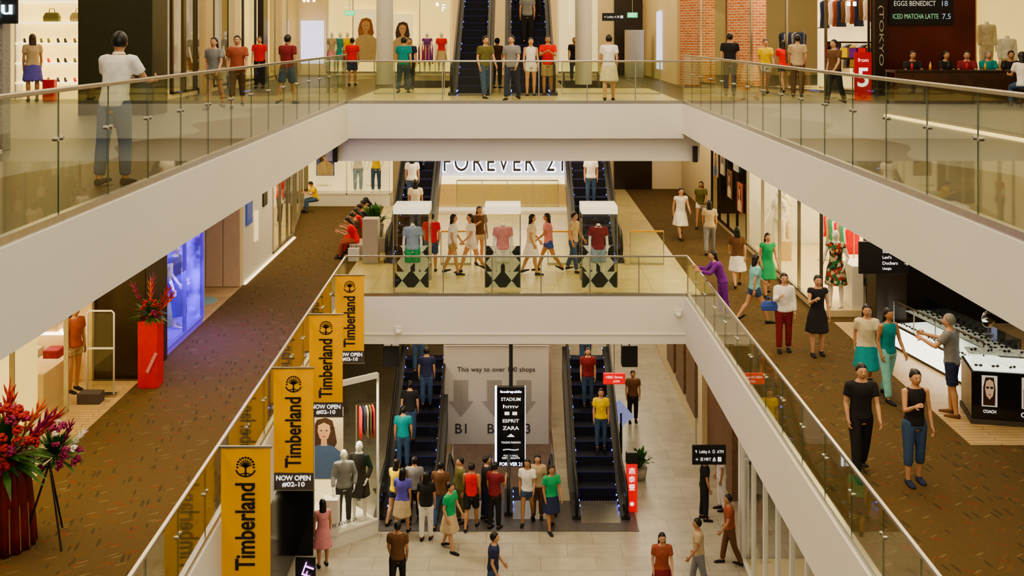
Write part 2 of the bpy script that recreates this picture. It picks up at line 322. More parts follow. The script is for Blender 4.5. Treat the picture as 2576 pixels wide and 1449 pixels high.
    def sleeves(gg,fr,e):
        for s in J:
            hip,knee,ank,pt,sh,elb,wr,fo=J[s]; pts=[sh+Vector((-s*.05,0,0)),sh]; rd=[.055+e,.057+e]
            if fr<=1: pts+= [sh.lerp(elb,fr*.6),sh.lerp(elb,fr)]; rd+=[.053+e,.052+e]
            else: pts+=[sh.lerp(elb,.6),elb,elb.lerp(wr,.4),elb.lerp(wr,fr-1)]; rd+=[.048+e,.042+e,.042+e,.034+e]
            gg.tube(pts,rd,10)
    def torso(gg,z0,z1,e,fl=0):
        rs=[]
        zz=[z0]+[t[0] for t in tor if z0+.01<t[0]<z1-.005]+[z1]
        for z in zz:
            for i in range(len(tor)-1):
                if tor[i][0]<=z<=tor[i+1][0]:
                    k=(z-tor[i][0])/(tor[i+1][0]-tor[i][0]); rx=tor[i][1]*(1-k)+tor[i+1][1]*k; ry=tor[i][2]*(1-k)+tor[i+1][2]*k; break
            if z<1.1: rx=max(rx,.14*w); ry=max(ry,.1)
            rs.append(ring((0,0,z),rx+e,ry+e,18,T))
        gg.loft(rs)
    def skirt(gg,zt,zh,e,flare):
        rs=[]
        for k in range(7):
            t=k/6; z=zt+(zh-zt)*t
            ys=[]
            for s in J:
                hip,knee,ank=J[s][:3]
                if z>knee.z: kk=max(0,min(1,(hip.z-z)/max(.05,hip.z-knee.z))); ys.append(hip.lerp(knee,kk).y)
                else: kk=min(1,(knee.z-z)/max(.05,knee.z-ank.z)); ys.append(knee.lerp(ank,kk).y)
            c=(ys[0]+ys[1])/2; d=abs(ys[0]-ys[1])/2
            rx=(.14+.035*min(1,t*4))+flare*t+e; ry=.105+.02*min(1,t*4)+flare*.6*t+d*.9+e
            pts=[]
            for q in range(20):
                a=2*math.pi*q/20; wv=1+.05*t*math.sin(5*a)
                pts.append(Vector((rx*wv*math.cos(a),c+ry*wv*math.sin(a),z)))
            rs.append(pts)
        gg.loft(rs[::-1])
    if top!='none' and not bare:
        if top in('dress','gown'):
            gg=G(); torso(gg,.95,1.435,.014); skirt(gg,1.0,.5 if top=='dress' else .25,.01,.07); sleeves(gg,.25,.01); cloth('dress',gg,cmat(tc))
        else:
            gg=G(); torso(gg,.87,1.44,.022 if top!='tank' else .014)
            if top in('tee','polo','shirt'): sleeves(gg,.62,.016)
            elif top in('sweater','jacket'): sleeves(gg,1.88,.014)
            cloth({'tee':'shirt','polo':'polo_shirt','tank':'tank_top','shirt':'shirt','sweater':'sweater','jacket':'jacket'}[top],gg,cmat(tc))
            if top=='polo':
                gg=G(); gg.loft([ring((0,0,1.435),.082,.068,16,T),ring((0,0,1.475),.066,.062,16,T)]); gg.xf(S); make('collar',gg,cmat(tc),rt,smooth=True)
    if bot!='none' and top not in('dress','gown'):
        gg=G()
        if bot=='skirt': skirt(gg,1.0,.52,.012,.06)
        else:
            torso(gg,.83,1.0,.012)
            fr={'trousers':1.95,'jeans':1.93,'leggings':1.9,'capris':1.5,'shorts':.85 if not fem else .45}[bot]; e=.007 if bot in('leggings','jeans') and fem else .014
            for s in J:
                hip,knee,ank=J[s][:3]; pts=[hip+Vector((0,0,.04)),hip.lerp(knee,.15)]; rd=[.085+e,.093+e]
                if fr<=1: pts+=[hip.lerp(knee,fr*.6),hip.lerp(knee,fr)]; rd+=[.086+e,.08+e+.006]
                else: pts+=[hip.lerp(knee,.5),knee,knee.lerp(ank,.3),knee.lerp(ank,fr-1)]; rd+=[.079+e,.062+e,.062+e,.05+e]
                gg.tube(pts,rd,10)
        cloth('trousers' if bot in('jeans','capris') else bot,gg,cmat(bc))
    if shoes and not mann:
        for s in J:
            gg=G(); gg.loft(footrings(J[s][2],J[s][3],.006)); gg.xf(S)
            make('shoe',gg,cmat(shoes),rt,smooth=True)
    if mann!='headless' and hl!='none':
        gg=G(); c=hc0
        def hf2(p):
            front=max(0,min(1,(-p.y+.01)/.07)); zl=-.075+.125*front
            if p.z<zl:
                p.z=zl
                if front>.3: p.y=max(p.y,-.055)
            return p
        gg.ell(c+Vector((0,.012,.016)),.087,.104,.113,24,18,fn=hf2)
        if hl=='long':
            gg.loft([[c+Vector((rx*math.cos(t),.03+yo+ry*math.sin(t),z)) for t in [2*math.pi*k/12 for k in range(12)]] for z,rx,ry,yo in ((-.36,.05,.02,.06),(-.30,.078,.03,.058),(-.16,.09,.045,.04),(-.04,.092,.07,.01),(.05,.085,.07,0))])
        if hl=='bun': gg.ell(c+Vector((0,.1,.07)),.04,.04,.04,8,6)
        if hl=='pony': gg.tube([c+Vector((0,.1,.05)),c+Vector((0,.15,0)),c+Vector((0,.13,-.1)),c+Vector((0,.11,-.2))],[.03,.035,.03,.01],8)
        gg.v=[tuple(HT(p)) for p in gg.v]; gg.xf(S); o=make('hair',gg,HAIRC[hair],rt,smooth=True)
        JOBS.append((o,.010,2,None))
    if (eyes if eyes is not None else abs(((face+180)%360)-180)<100) and not mann:
        for s in(-1,1):
            gg=G(); gg.ell(hc0+Vector((s*.031,-.084,.004)),.013,.008,.0075,8,6); gg.ell(hc0+Vector((s*.031,-.0895,.004)),.0065,.004,.007,6,5,mi=1)
            gg.v=[tuple(HT(p)) for p in gg.v]; gg.xf(S); make('eye',gg,[EYEW,BLET],rt,smooth=True)
            gg=G(); gg.tube([hc0+Vector((s*.014,-.092,.024)),hc0+Vector((s*.032,-.089,.029)),hc0+Vector((s*.048,-.078,.024))],[.003,.0035,.002],5)
            gg.v=[tuple(HT(p)) for p in gg.v]; gg.xf(S); make('eyebrow',gg,HAIRC[hair],rt,smooth=True)
        gg=G(); gg.ell(hc0+Vector((0,-.090,-.052)),.022,.007,.0065,8,6); gg.v=[tuple(HT(p)) for p in gg.v]; gg.xf(S); make('mouth',gg,LIP,rt,smooth=True)
    return rt
BOTN=dict(trousers='trousers',jeans='jeans',leggings='leggings',capris='cropped trousers',shorts='shorts',skirt='skirt')
TOPN=dict(tee='t-shirt',polo='polo shirt',tank='tank top',shirt='shirt',sweater='long-sleeved top',jacket='jacket',dress='dress',gown='long dress')
def P(px,py,lv,face,h,tc,top,bc,bot,pose='walking',fem=0,hl=None,hair='black',loc=None,**k):
    l=loc or fp(px,py,LZ[lv])
    hl=hl or ('long' if fem else 'short')
    lab='person in %s %s'%(tc.replace('_',' '),TOPN[top])
    if top not in('dress','gown'): lab+=' and %s %s'%(bc.replace('_',' '),BOTN[bot])
    lab+=', '+POSEDESC[pose]
    return figure(l,face,h,hair,hl,top,tc,bot,bc,pose,fem,label=k.pop('label',lab),skin=k.pop('skin',random.choice((0,0,1))),**k)
def flush():
    for o,v,it,fg in JOBS:
        m=o.modifiers.new('r','REMESH'); m.mode='VOXEL'; m.voxel_size=v; m.use_smooth_shade=True
        s=o.modifiers.new('s','SMOOTH'); s.factor=.5; s.iterations=it
    dg=bpy.context.evaluated_depsgraph_get()
    for o,v,it,fg in JOBS:
        me=bpy.data.meshes.new_from_object(o.evaluated_get(dg))
        if len(me.polygons)<10: o.modifiers.clear(); continue
        mats=list(o.data.materials)
        if fg:
            vs=[tuple(x.co) for x in me.vertices]; fs=[tuple(p.vertices) for p in me.polygons]; n=len(vs)
            vs+=fg.v; fs+=[tuple(i+n for i in f) for f in fg.f]
            me=bpy.data.meshes.new('body'); me.from_pydata(vs,[],fs)
        me.materials.clear()
        for q in mats: me.materials.append(q)
        me.polygons.foreach_set('use_smooth',[True]*len(me.polygons)); me.polygons.foreach_set('material_index',[0]*len(me.polygons)); me.update()
        o.modifiers.clear(); o.data=me
# ---------------------------------------------------------------- structure
YR=27.0
def S_(name,g,m,**k): return make(name,g,m,kind='structure',**k)
XL3,XR3=-4.2,4.3
def xl2(y): return -3.93-(y-10)*.0165
XR2=4.4
YB=45.6
S_('floor',G().prism([(-18,3),(XL3,3),(XL3,YR),(-18,YR)],Z3-.88,Z3),UF)
S_('floor',G().prism([(XR3,3),(18,3),(18,YR),(XR3,YR)],Z3-.74,Z3),UF)
S_('floor',G().prism([(-18,YR),(18,YR),(18,34.5),(-18,34.5)],Z3-.74,Z3),UF)
for a,b in((-18,-3.75),(-2.1,1.65),(3.35,18)): S_('floor',G().box(a,34.5,Z3-.74,b,40,Z3),UF)
S_('floor',G().box(-18,40,Z3-.74,18,YB,Z3),UF)
S_('floor',G().box(-4.2,27.06,Z3,4.3,34,Z3+.012),TILE2)
S_('trim_1',G().box(XL3-.02,3,Z3-.93,XL3+.06,YR,Z3-.03),WHITE); S_('trim_2',G().box(XR3-.06,3,Z3-.76,XR3+.02,YR,Z3-.03),WHITE)
S_('trim_3',G().box(XL3,YR-.04,Z3-.90,XR3,YR+.1,Z3-.03),WHITE); S_('trim_4',G().box(-4.75,YR+.25,-3.2,4.75,YR+.8,Z3-.74),WHITE)
# level 2
S_('floor',G().prism([(-18,3),(xl2(3),3),(xl2(YR),YR),(-4.5,YR),(-4.5,34),(-5.2,YB),(-18,YB)],Z2-1.15,Z2),CARPET)
S_('floor',G().prism([(XR2,3),(18,3),(18,YB),(4.75,YB),(4.75,YR),(XR2,YR)],Z2-1.15,Z2),CARPET)
S_('floor',G().prism([(-4.5,YR),(4.75,YR),(4.75,YB),(-5.2,YB),(-4.5,34)],Z2-1.15,Z2),TILE2)
S_('trim_5',G().prism([(xl2(3)-.02,3),(xl2(3)+.06,3),(xl2(YR)+.06,YR),(xl2(YR)-.02,YR)],Z2-1.2,Z2-.03),WHITE)
S_('trim_6',G().box(XR2-.08,3,Z2-1.2,XR2+.02,YR,Z2-.03),WHITE)
S_('trim_7',G().box(xl2(YR),YR-.05,Z2-1.22,XR2,YR+.1,Z2-.03),WHITE)
S_('trim_9',G().box(xl2(YR),YR-.075,Z2-.99,XR2,YR-.0,Z2-.95),WHITE)
# level 1
for a in((-18,8,18,26.2),(-18,26.2,-1.72,YB),(1.12,26.2,18,YB)): S_('floor',G().box(a[0],a[1],Z1-.4,a[2],a[3],Z1),TILE1)
S_('floor',G().box(-3.3,24.6,Z1,2.9,26.2,Z1+.012),mat('threshold',(.11,.10,.10),.35,noise=.1))
# walls
S_('wall_back',G().box(-18,YB,Z3,18,YB+.3,5),CREAM); S_('wall_back',G().box(-18,YB,Z2,18,YB+.3,Z3-.74),CREAM); S_('wall_back',G().box(-18,YB,-15,18,YB+.3,Z2-1.15),CREAM)
S_('wall_left',G().box(-18.3,3,-15,-18,YB,5),CREAM); S_('wall_right',G().box(18,3,-15,18.3,YB,5),CREAM)
S_('wall_inner',G().box(-1.72,31,-15,1.12,31.2,Z2-1.15),mat('pale_wall',(.5,.38,.34),.6))
S_('ceiling',G().box(-18,27,4.6,18,YB,4.9),WHITE)
# ---------------------------------------------------------------- railings
def railing(p0,p1,z,h,n,label,post=False,wood=False,shoe=True):
    p0=Vector(p0);p1=Vector(p1);d=p1-p0;Lg=d.length;a=math.atan2(d.y,d.x);L=Lg/n
    rt=root('glass_railing',label,'railing',(p0.x,p0.y,z),a)
    pan=None
    for i in range(n):
        if pan is None: pan=make('glass_panel',G().box(.008,-.007,.02,L-.008,.007,h-.02),GLASS,rt)
        else: cp(pan,rt,(i*L,0,0))
    make('handrail',G().box(0,-.028,h-.03,Lg,.028,h+.015),WOODR if wood else STEEL,rt,bev=.01)
    if shoe: make('base_channel',G().box(0,-.035,-.07,Lg,.035,.05),STEEL,rt)
    q=None
    if post:
        for i in range(n+1):
            if q is None: q=make('post',G().box(-.012,-.02,-.02,.012,.02,h-.02),STEEL,rt)
            else: cp(q,rt,(i*L,0,0))
    else:
        e=None
        for i in range(1,n):
            if q is None:
                g=G()
                for x in(-.06,.06):
                    g.tube([(x,-.025,h*.62),(x,.025,h*.62)],.022,10)
                g.box(-.06,-.008,h*.62-.008,.06,.008,h*.62+.008)
                q=make('glass_clamp',g,STEEL,rt,loc=(L,0,0),smooth=False)
                e=make('panel_edge',G().box(-.0035,-.007,.03,.0035,.007,h-.03),mat('glass_edge_dark',(.10,.14,.09),.2,noise=0),rt,loc=(L,0,0))
            else: cp(q,rt,(i*L,0,0)); cp(e,rt,(i*L,0,0))
    return rt
railing((XL3,5.04),(XL3,YR),Z3,1.2,18,'frameless glass balustrade with steel rail on white slab edge')
railing((XR3,YR),(XR3,5.04),Z3,1.2,18,'frameless glass balustrade with steel rail on white slab edge')
railing((XL3,YR),(XR3,YR),Z3,1.05,7,'glass balustrade with slim posts above white fascia',post=True)
railing((xl2(8),8),(xl2(YR),YR),Z2,.96,16,'glass balustrade beside carpeted walkway with hanging banners')
railing((XR2,YR),(XR2,8),Z2,.96,16,'glass balustrade beside carpeted walkway')
railing((xl2(YR),YR),(XR2,YR),Z2,.98,7,'glass balustrade in front of display cases',post=True)
for x0,x1,z in((-3.95,-1.95,Z3),(1.4,4.2,Z3),(3.35,4.3,Z2),(1.0,1.7,Z2),(-2.05,-1.2,Z2)):
    railing((x0,30.6),(x1,30.6),z,.95,max(1,int(abs(x1-x0)/1.1)),'glass barrier with warm timber handrail by escalator',post=True,wood=True)
railing((-2.1,40.2),(1.7,40.2),Z2,1.1,4,'glass barrier in front of lit shop sign',post=True)
railing((3.5,36.5),(3.5,42.5),Z2,1.1,4,'glass barrier beside carpeted corridor')
# ---------------------------------------------------------------- escalators
def escalator(x0,x1,yb,zb,ye,label,sg=1):
    t=math.tan(R(30))*sg; rt=root('escalator',label,'escalator',((x0+x1)/2,yb,zb)); hw=(x1-x0)/2; Lr=ye-yb
    def zz(y): return max(0,y-.9)*t
    g=G()
    w=hw-.2
    g.box(-w,0,-.27,w,.41,0)
    for i in range(14):
        x=-w+.03+i*(2*w-.06)/13; g.box(x-.012,.0,0,x+.012,.41,.01,1); g.box(x-.012,-.01,-.24,x+.012,0,0,1)
    g.box(-w,-.014,-.006,w,.004,.012,2)
    st=None; y=.5
    while y<Lr-.3:
        if st is None: st=make('step',g,[mat('step_tread',(.010,.010,.02),.7,0,noise=.1),mat('step_rib',(.016,.016,.045),.7,0,noise=0),mat('step_edge',(.02,.03,.2),.6,noise=0)],rt,loc=(0,y,zz(y+.4) if sg>0 else zz(y)))
        else: cp(st,rt,(0,y,zz(y+.4) if sg>0 else zz(y)))
        y+=.4
    make('landing_plate',G().box(-w,-.5,-.03,w,.5,.015),STEEL,rt)
    for s in(-1,1):
        xo=s*hw; xi=s*(hw-.2); a,b=min(xo,xi),max(xo,xi)
        make('skirt_panel',G().prismx([(-.35,-.1),(-.35,.1),(.85,.16),(Lr,zz(Lr)+.16),(Lr,zz(Lr)-.75),(1.6,-.3 if sg>0 else zz(1.6)-.3),(.9,-.1)],a,b),DSTEEL,rt)
        xm=s*(hw-.1)
        pts=[(-.3,.15),(-.5,.3),(-.56,.5),(-.5,.72),(-.3,.86),(.9,.9),(Lr,zz(Lr)+.9),(Lr,zz(Lr)+.16),(.9,.16)]
        make('balustrade_glass',G().prismx(pts,xm-.006,xm+.006),GLASSD,rt)
        hp=[(xm,.2,.12),(xm,-.3,.13),(xm,-.5,.22),(xm,-.62,.42),(xm,-.62,.58),(xm,-.5,.8),(xm,-.28,.92),(xm,.3,.95),(xm,.9,.97),(xm,Lr,zz(Lr)+.97)]
        make('handrail',G().tube(hp,.035,8),RUB,rt,smooth=True)
        lg=G(); yy=.2; xl=s*(hw-.205)
        lg.tube([(xl,.2,.1),(xl,.9,.1),(xl,Lr,zz(Lr)+.1)],.006,4,mi=1)
        while yy<Lr:
            lg.box(xl-.014,yy,zz(yy)+.085,xl+.014,yy+.03,zz(yy)+.12); yy+=.3
        make('led_strip',lg,[LEDB,DSTEEL],rt,label='row of tiny blue lights')['kind']='stuff'
    return rt
escalator(-1.8,-.6,30.2,Z3,38,'dark escalator with blue lights rising from upper floor')
escalator(-.25,1.25,30.2,Z3,38,'dark escalator with blue lights rising from upper floor')
escalator(-3.7,-2.4,31.1,Z2,39.2,'dark escalator carrying shoppers beside lit sign wall')
escalator(1.75,3.2,31.1,Z2,39.2,'dark escalator with blue lights beside lit sign wall')
escalator(-3.2,-1.75,25.5,Z1,30.5,'dark escalator rising from grey tiled ground floor')
escalator(1.4,2.75,25.5,Z1,30.5,'dark escalator rising from grey tiled ground floor')
escalator(-1.65,-.45,25.7,Z1,28.8,'short escalator leading down through floor opening',-1)
escalator(-.2,1.05,25.7,Z1,28.8,'short escalator leading down through floor opening',-1)
# ---------------------------------------------------------------- banners
def tree(par,x,z,r,y=-.012):
    g=G()
    def lim(x0,z0,x1,z1,w0,w1):
        d=Vector((x1-x0,z1-z0)).normalized(); n=(-d.y,d.x)
        g.prismy([(x0-n[0]*w0,z0-n[1]*w0),(x1-n[0]*w1,z1-n[1]*w1),(x1+n[0]*w1,z1+n[1]*w1),(x0+n[0]*w0,z0+n[1]*w0)],y-.003,y)
    lim(x,z-r*.95,x,z+r*.1,r*.1,r*.07)
    for k in range(9):
        a=R(10+20*k); ex=x+math.cos(a)*r*.62; ez=z+r*.1+math.sin(a)*r*.62
        lim(x,z-.05*r,ex,ez,r*.07,r*.035)
        for q in(-.35,0,.35):
            b=a+q; cx=x+math.cos(b)*r*.8; cz=z+r*.1+math.sin(b)*r*.8
            g.prismy([(cx+math.cos(u)*r*.12,cz+math.sin(u)*r*.09) for u in [math.pi*j/4 for j in range(8)]],y-.003,y)
    for k in range(15):
        a=R(200+k*140/15); b=R(200+(k+1)*140/15)
        g.prismy([(x+math.cos(a)*r*1.05,z+math.sin(a)*r*1.0),(x+math.cos(b)*r*1.05,z+math.sin(b)*r*1.0),(x+math.cos(b)*r*.9,z+math.sin(b)*r*.86),(x+math.cos(a)*r*.9,z+math.sin(a)*r*.86)],y-.003,y)
    for k in(-1,1): lim(x,z-r*.6,x+k*r*.6,z-r*.72,r*.06,r*.03)
    make('emblem',g,BLET,par,label='black tree emblem')
for Y in(14.55,18.0,21.45,24.95):
    x=xl2(Y)+.04; rt=root('banner','yellow and grey hanging advertising banner on balustrade','banner',(x,Y,Z2+.96),0,'row of hanging banners')
    make('mounting_arm',G().box(-.06,-.015,-.02,.70,.015,.01),STEEL,rt)
    make('mounting_arm',G().box(-.06,-.015,-2.06,.70,.015,-2.04),STEEL,rt)
    g=G(); n=10
    for k in range(n):
        x0=.01+.67*k/n; x1=.01+.67*(k+1)/n; y0=.006*math.sin(k*1.1); y1=.006*math.sin((k+1)*1.1)
        g.add([(x0,y0-.004,-1.76),(x1,y1-.004,-1.76),(x1,y1-.004,-.01),(x0,y0-.004,-.01),(x0,y0+.004,-1.76),(x1,y1+.004,-1.76),(x1,y1+.004,-.01),(x0,y0+.004,-.01)],[(0,1,2,3),(5,4,7,6)])
    make('banner_cloth',g,YEL,rt)
    make('banner_hem',G().box(.01,-.006,-2.04,.68,.006,-1.76),GREYB,rt,label='grey lower band')
    text('Timberland',rt,(.34,-.014,-1.08),BLET,w=1.18,h=.27,rot=(R(90),R(-90),0),bold=.018)
    tree(rt,.345,-.27,.14)
    text('NOW OPEN',rt,(.345,-.012,-1.845),WLET,w=.58,h=.085,bold=.02); text('#02-10',rt,(.345,-.012,-1.955),WLET,w=.38,h=.085,bold=.02)
    text('Timberland',rt,(.34,.014,-1.08),BLET,w=1.18,h=.27,rot=(R(90),R(90),R(180)),bold=.018)
    text('NOW OPEN',rt,(.345,.012,-1.845),WLET,w=.58,h=.085,bold=.02,rot=(R(90),0,R(180)))
# ---------------------------------------------------------------- display cases
MC=[('light_blue','blue polo shirt'),('pink','pink polo shirt'),('maroon','maroon checked polo shirt')]
for (px,(tc,tl)) in zip((1038,1265,1505),MC):
    X=(px-CX)*27.8/F; Y=27.35
    rt=root('display_case','glass display case with white lid and harlequin panel','display case',(X,Y,Z2),0,'clothing display cases')
    w=.46
    make('plinth',G().box(-w,0,0,w,.92,.1),CREAM,rt,bev=.01)
    make('patterned_panel',G().box(-w+.02,.84,.1,w-.02,.87,1.0),HARL,rt); make('patterned_panel',G().box(-w+.02,.02,.1,w-.02,.032,.5),HARL,rt)
    make('lid',G().box(-w,0,1.97,w,.92,2.17),mat('lid_white',(.95,.9,.75),.5,es=.5,ec=(1,.9,.65),noise=0),rt,bev=.01)
    make('corner_frame',G().box(-w,-.005,.1,-w+.02,.02,1.97).box(w-.02,-.005,.1,w,.02,1.97).box(-w,.9,.1,-w+.02,.92,1.97).box(w-.02,.9,.1,w,.92,1.97),STEEL,rt)
    gp=make('glass_pane',G().box(-w,0,.1,w,.008,1.97),GLASS2,rt); cp(gp,rt,(0,.91,0))
    gs=make('glass_pane',G().box(-w,.0,.1,-w+.008,.92,1.97),GLASS2,rt); cp(gs,rt,(2*w-.008,0,0))
    figure((X,Y+.45,Z2+.1),0,1.74,top='polo',tc=tc,bot='shorts',bc='green' if px<1100 else 'white' if px<1300 else 'light_blue',pose='standing',mann='headless',label='headless white mannequin wearing '+tl,hl='none')
# ---------------------------------------------------------------- generic builders
def bay(p0,p1,zf,zt,npan,label,back=SHOPW,depth=1.2,frame=DSTEEL,plinth=.12,mull=.04,sill=CREAM,glass=True):
    p0=Vector(p0);p1=Vector(p1);d=p1-p0;L=d.length;a=math.atan2(d.y,d.x);H=zt-zf
    rt=root('shop_window',label,'shop window',(p0.x,p0.y,zf),a)
    make('plinth',G().box(0,0,0,L,depth,plinth),sill,rt)
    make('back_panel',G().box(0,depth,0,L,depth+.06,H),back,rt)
    g=G().box(0,-.03,H-.12,L,.05,H).box(0,-.03,plinth,L,.05,plinth+.05)
    for i in range(npan+1): x=i*L/npan; g.box(max(0,x-mull/2),-.03,plinth,min(L,x+mull/2),.05,H)
    make('window_frame',g,frame,rt)
    if glass:
        q=None
        for i in range(npan):
            if q is None: q=make('glass_pane',G().box(0,.0,plinth+.05,L/npan,.01,H-.12),GLASS2,rt)
            else: cp(q,rt,(i*L/npan,0,0))
    return rt
def slabbox(name,x0,y0,z0,x1,y1,z1,m,label,cat,bev=.01,**k):
    return make(name,G().box(x0,y0,0,x1,y1,z1-z0).xf(Matrix.Translation((-(x0+x1)/2,-(y0+y1)/2,0))),m,loc=((x0+x1)/2,(y0+y1)/2,z0),bev=bev,label=label,cat=cat,**k)
def rack(loc,rz,L,n,label,cols,h=1.35):
    rt=root('clothes_rack',label,'clothes rack',loc,rz)
    make('rack_frame',G().tube([(0,0,0),(0,0,h),(L,0,h),(L,0,0)],.015,6).box(-.05,-.25,0,.05,.25,.03).box(L-.05,-.25,0,L+.05,.25,.03),STEEL,rt)
    for i in range(n):
        x=.1+(L-.2)*i/(n-1); w=.2; hh=random.uniform(.6,.85)
        g=G(); g.loft([[ (x+.018*math.cos(t)*(1 if k<3 else .6),ww*math.sin(t),z) for t in [math.pi*2*q/10 for q in range(10)]] for k,(z,ww) in enumerate(((h-hh-.05,.2),(h-.5,.17),(h-.17,.2),(h-.1,.19),(h-.04,.06)))])
        make('garment',g,cmat(cols[i%len(cols)]),rt,smooth=True)
def poster(name,x0,z0,x1,z1,Y,bg,label,face=True,cat='poster',hair=None,rz=0,loc=None):
    W=x1-x0;H=z1-z0
    rt=root(name,label,cat,loc or ((x0+x1)/2,Y,z0),rz)
    make('board',G().box(-W/2,0,0,W/2,.03,H),bg,rt)
    if face:
        cx=0;r=min(W*.2,H*.13);cz=H*.68; y=-.002
        def flat(pts,m,k,nm): make(nm,G().prismy(pts,y-.002*k,y-.002*k+.0015),m,rt)
        def disc(cx,cz,rx,rz_,m,k,nm): flat([(cx+rx*math.cos(t),cz+rz_*math.sin(t)) for t in [2*math.pi*q/20 for q in range(20)]],m,k,nm)
        hr=hair or HAIRC['brown']
        flat([(-r*1.5,cz-r*2.6),(-r*.2,cz-r*2.2),(r*1.0,cz-r*2.9),(r*1.7,cz-r*1.6),(r*1.4,cz+r*.2),(r*1.1,cz+r*1.3),(r*.2,cz+r*1.7),(-r*.9,cz+r*1.4),(-r*1.4,cz+r*.4),(-r*1.7,cz-r)],hr,0,'printed_hair')
        flat([(-r*2.2,.02),(r*2.1,.02),(r*2.3,cz-r*2.9),(r*1.3,cz-r*2.1),(r*.45,cz-r*1.8),(-r*.45,cz-r*1.8),(-r*1.4,cz-r*2.2),(-r*2.3,cz-r*3)],cmat('beige') if bg!=cmat('beige') else cmat('denim'),1,'printed_clothing')
        flat([(-r*.4,cz-r*2),(r*.4,cz-r*2),(r*.36,cz-r*.8),(-r*.36,cz-r*.8)],SKINS[0],2,'printed_neck')
        flat([(0,cz-r*1.35),(r*.55,cz-r*1.0),(r*.85,cz-r*.1),(r*.75,cz+r*.7),(0,cz+r*1.05),(-r*.75,cz+r*.7),(-r*.85,cz-r*.1),(-r*.55,cz-r*1.0)],SKINS[0],3,'printed_face')
        for s in(-1,1): disc(cx+s*r*.36,cz,r*.15,r*.07,BLET,4,'printed_eye')
        disc(cx,cz-r*.75,r*.24,r*.09,LIP,4,'printed_lips')
    return rt
# ---------------------------------------------------------------- LEVEL 2 LEFT
WX=-7.05; ZT=-2.62
bay((WX,21.75),(WX,24.4),Z2,ZT,2,'violet-lit shop window with draped figures',VIOLET,.7,frame=mat('violet_frame_glow',(.12,.08,.4),.4,es=.3,ec=(.15,.08,1)),sill=mat('violet_sill_glow',(.2,.1,.7),.4,es=.4,ec=(.2,.1,1)))  # frame and sill also emit violet, painting in the window's light
slabbox('violet_side_panel',WX-.7,24.3,Z2+.12,WX-.04,24.36,ZT,VIOLET,'glowing violet side panel inside window','panel')
figure((WX-.38,22.6,Z2+.12),60,1.85,top='gown',tc='light_blue',pose='model',mann='full',fem=1,label='mannequin in long pale blue gown in violet window',hl='none')
figure((WX-.38,23.6,Z2+.12),80,1.85,top='gown',tc='violet',pose='model',mann='full',fem=1,label='mannequin in long violet gown in violet window',hl='none')
slabbox('partition_panel',WX-.05,24.42,Z2,WX+.0,24.54,ZT,WHITE,'slim white end panel of shop window','panel')
S_('floor',G().box(-12,24.55,Z2,WX,27.85,Z2+.012),WOODF)
S_('wall_recess',G().box(-9.5,27.85,Z2,WX-.02,28.05,ZT),CREAM)
for x in(-7.95,-7.5): slabbox('door_leaf',x,27.79,Z2+.02,x+.43,27.84,Z2+3.3,BEIGE,'tall cream flush door leaf in shop recess','door')
make('floor_mat',G().prism([(.45*math.cos(t),.45*math.sin(t)) for t in [math.pi*k/12 for k in range(24)]],0,.01),mat('mat_teal',(.25,.42,.42),.8),loc=(-7.7,26.3,Z2+.012),label='round pale teal floor mat on wooden floor',cat='mat')
S_('wall_left',G().box(WX-.25,28.05,Z2,WX,31.5,ZT),WHITE)
slabbox('screen',WX+.01,28.3,Z2+1.5,WX+.05,28.9,Z2+2.7,mat('screen_blue',(.03,.05,.12),.2,es=.3,ec=(.1,.2,.6)),'dark blue wall screen in black frame','screen')
slabbox('framed_notice',WX+.01,29.2,Z2+.9,WX+.04,29.6,Z2+1.7,SHOPW,'small lit notice panel on white wall','sign')
slabbox('framed_print',WX+.01,30.2,Z2+1.7,WX+.04,30.7,Z2+2.6,DARK,'brown framed print on pale wall','picture')
make('floor_light_strip',G().box(-.02,0,0,.03,6.5,.035),mat('led_soft',(1,.9,.65),.5,es=1.6,ec=(1,.85,.55),noise=0),loc=(WX+.03,28.1,Z2),label='glowing white light strip along wall base',cat='light')
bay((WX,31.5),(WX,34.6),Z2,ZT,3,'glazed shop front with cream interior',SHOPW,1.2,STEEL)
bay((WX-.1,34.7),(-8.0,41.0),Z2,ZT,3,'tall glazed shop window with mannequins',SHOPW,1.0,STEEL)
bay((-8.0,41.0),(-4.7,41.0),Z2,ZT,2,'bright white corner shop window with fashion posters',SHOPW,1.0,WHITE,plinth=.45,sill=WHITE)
rt=root('shop_sign','dark raised letters above bright shop window','sign',(-6.3,40.93,Z2+1.55)); text('FOREVER 21',rt,(0,0,.55),DLET,w=2.6,h=.4,ext=.02)
rt=root('window_lettering','small dark lettering on shop window','sign',(-7.2,40.93,Z2+.8)); text('FOREVER 21',rt,(0,0,0),DLET,w=.55,h=.07)
rt=root('window_lettering','small dark lettering on shop window','sign',(-5.3,40.93,Z2+.8)); text('FOREVER 21',rt,(0,0,0),DLET,w=.55,h=.07)
poster('fashion_poster',-7.6,Z2+1.1,-6.9,Z2+2.3,41.5,cmat('blue'),'poster of a dark-haired model against blue')
figure((-6.0,41.6,Z2+.45),10,1.8,tc='white',bc='light_blue',bot='jeans',pose='model',mann='full',fem=1,label='white mannequin in white top and pale jeans',hl='none')
figure((-5.3,41.6,Z2+.45),-10,1.8,tc='yellow',bc='denim',bot='jeans',pose='model',mann='full',fem=1,label='white mannequin in yellow top and jeans',hl='none')
figure((-7.85,36.2,Z2+.12),90,1.75,tc='red',bc='navy',bot='jeans',pose='standing',mann='full',label='mannequin in red top behind shop glass',hl='none')
slabbox('column_cladding',-7.95,20.42,Z2,-6.98,21.7,ZT,DARK,'square column clad in dark brown gloss panels','column',.015)
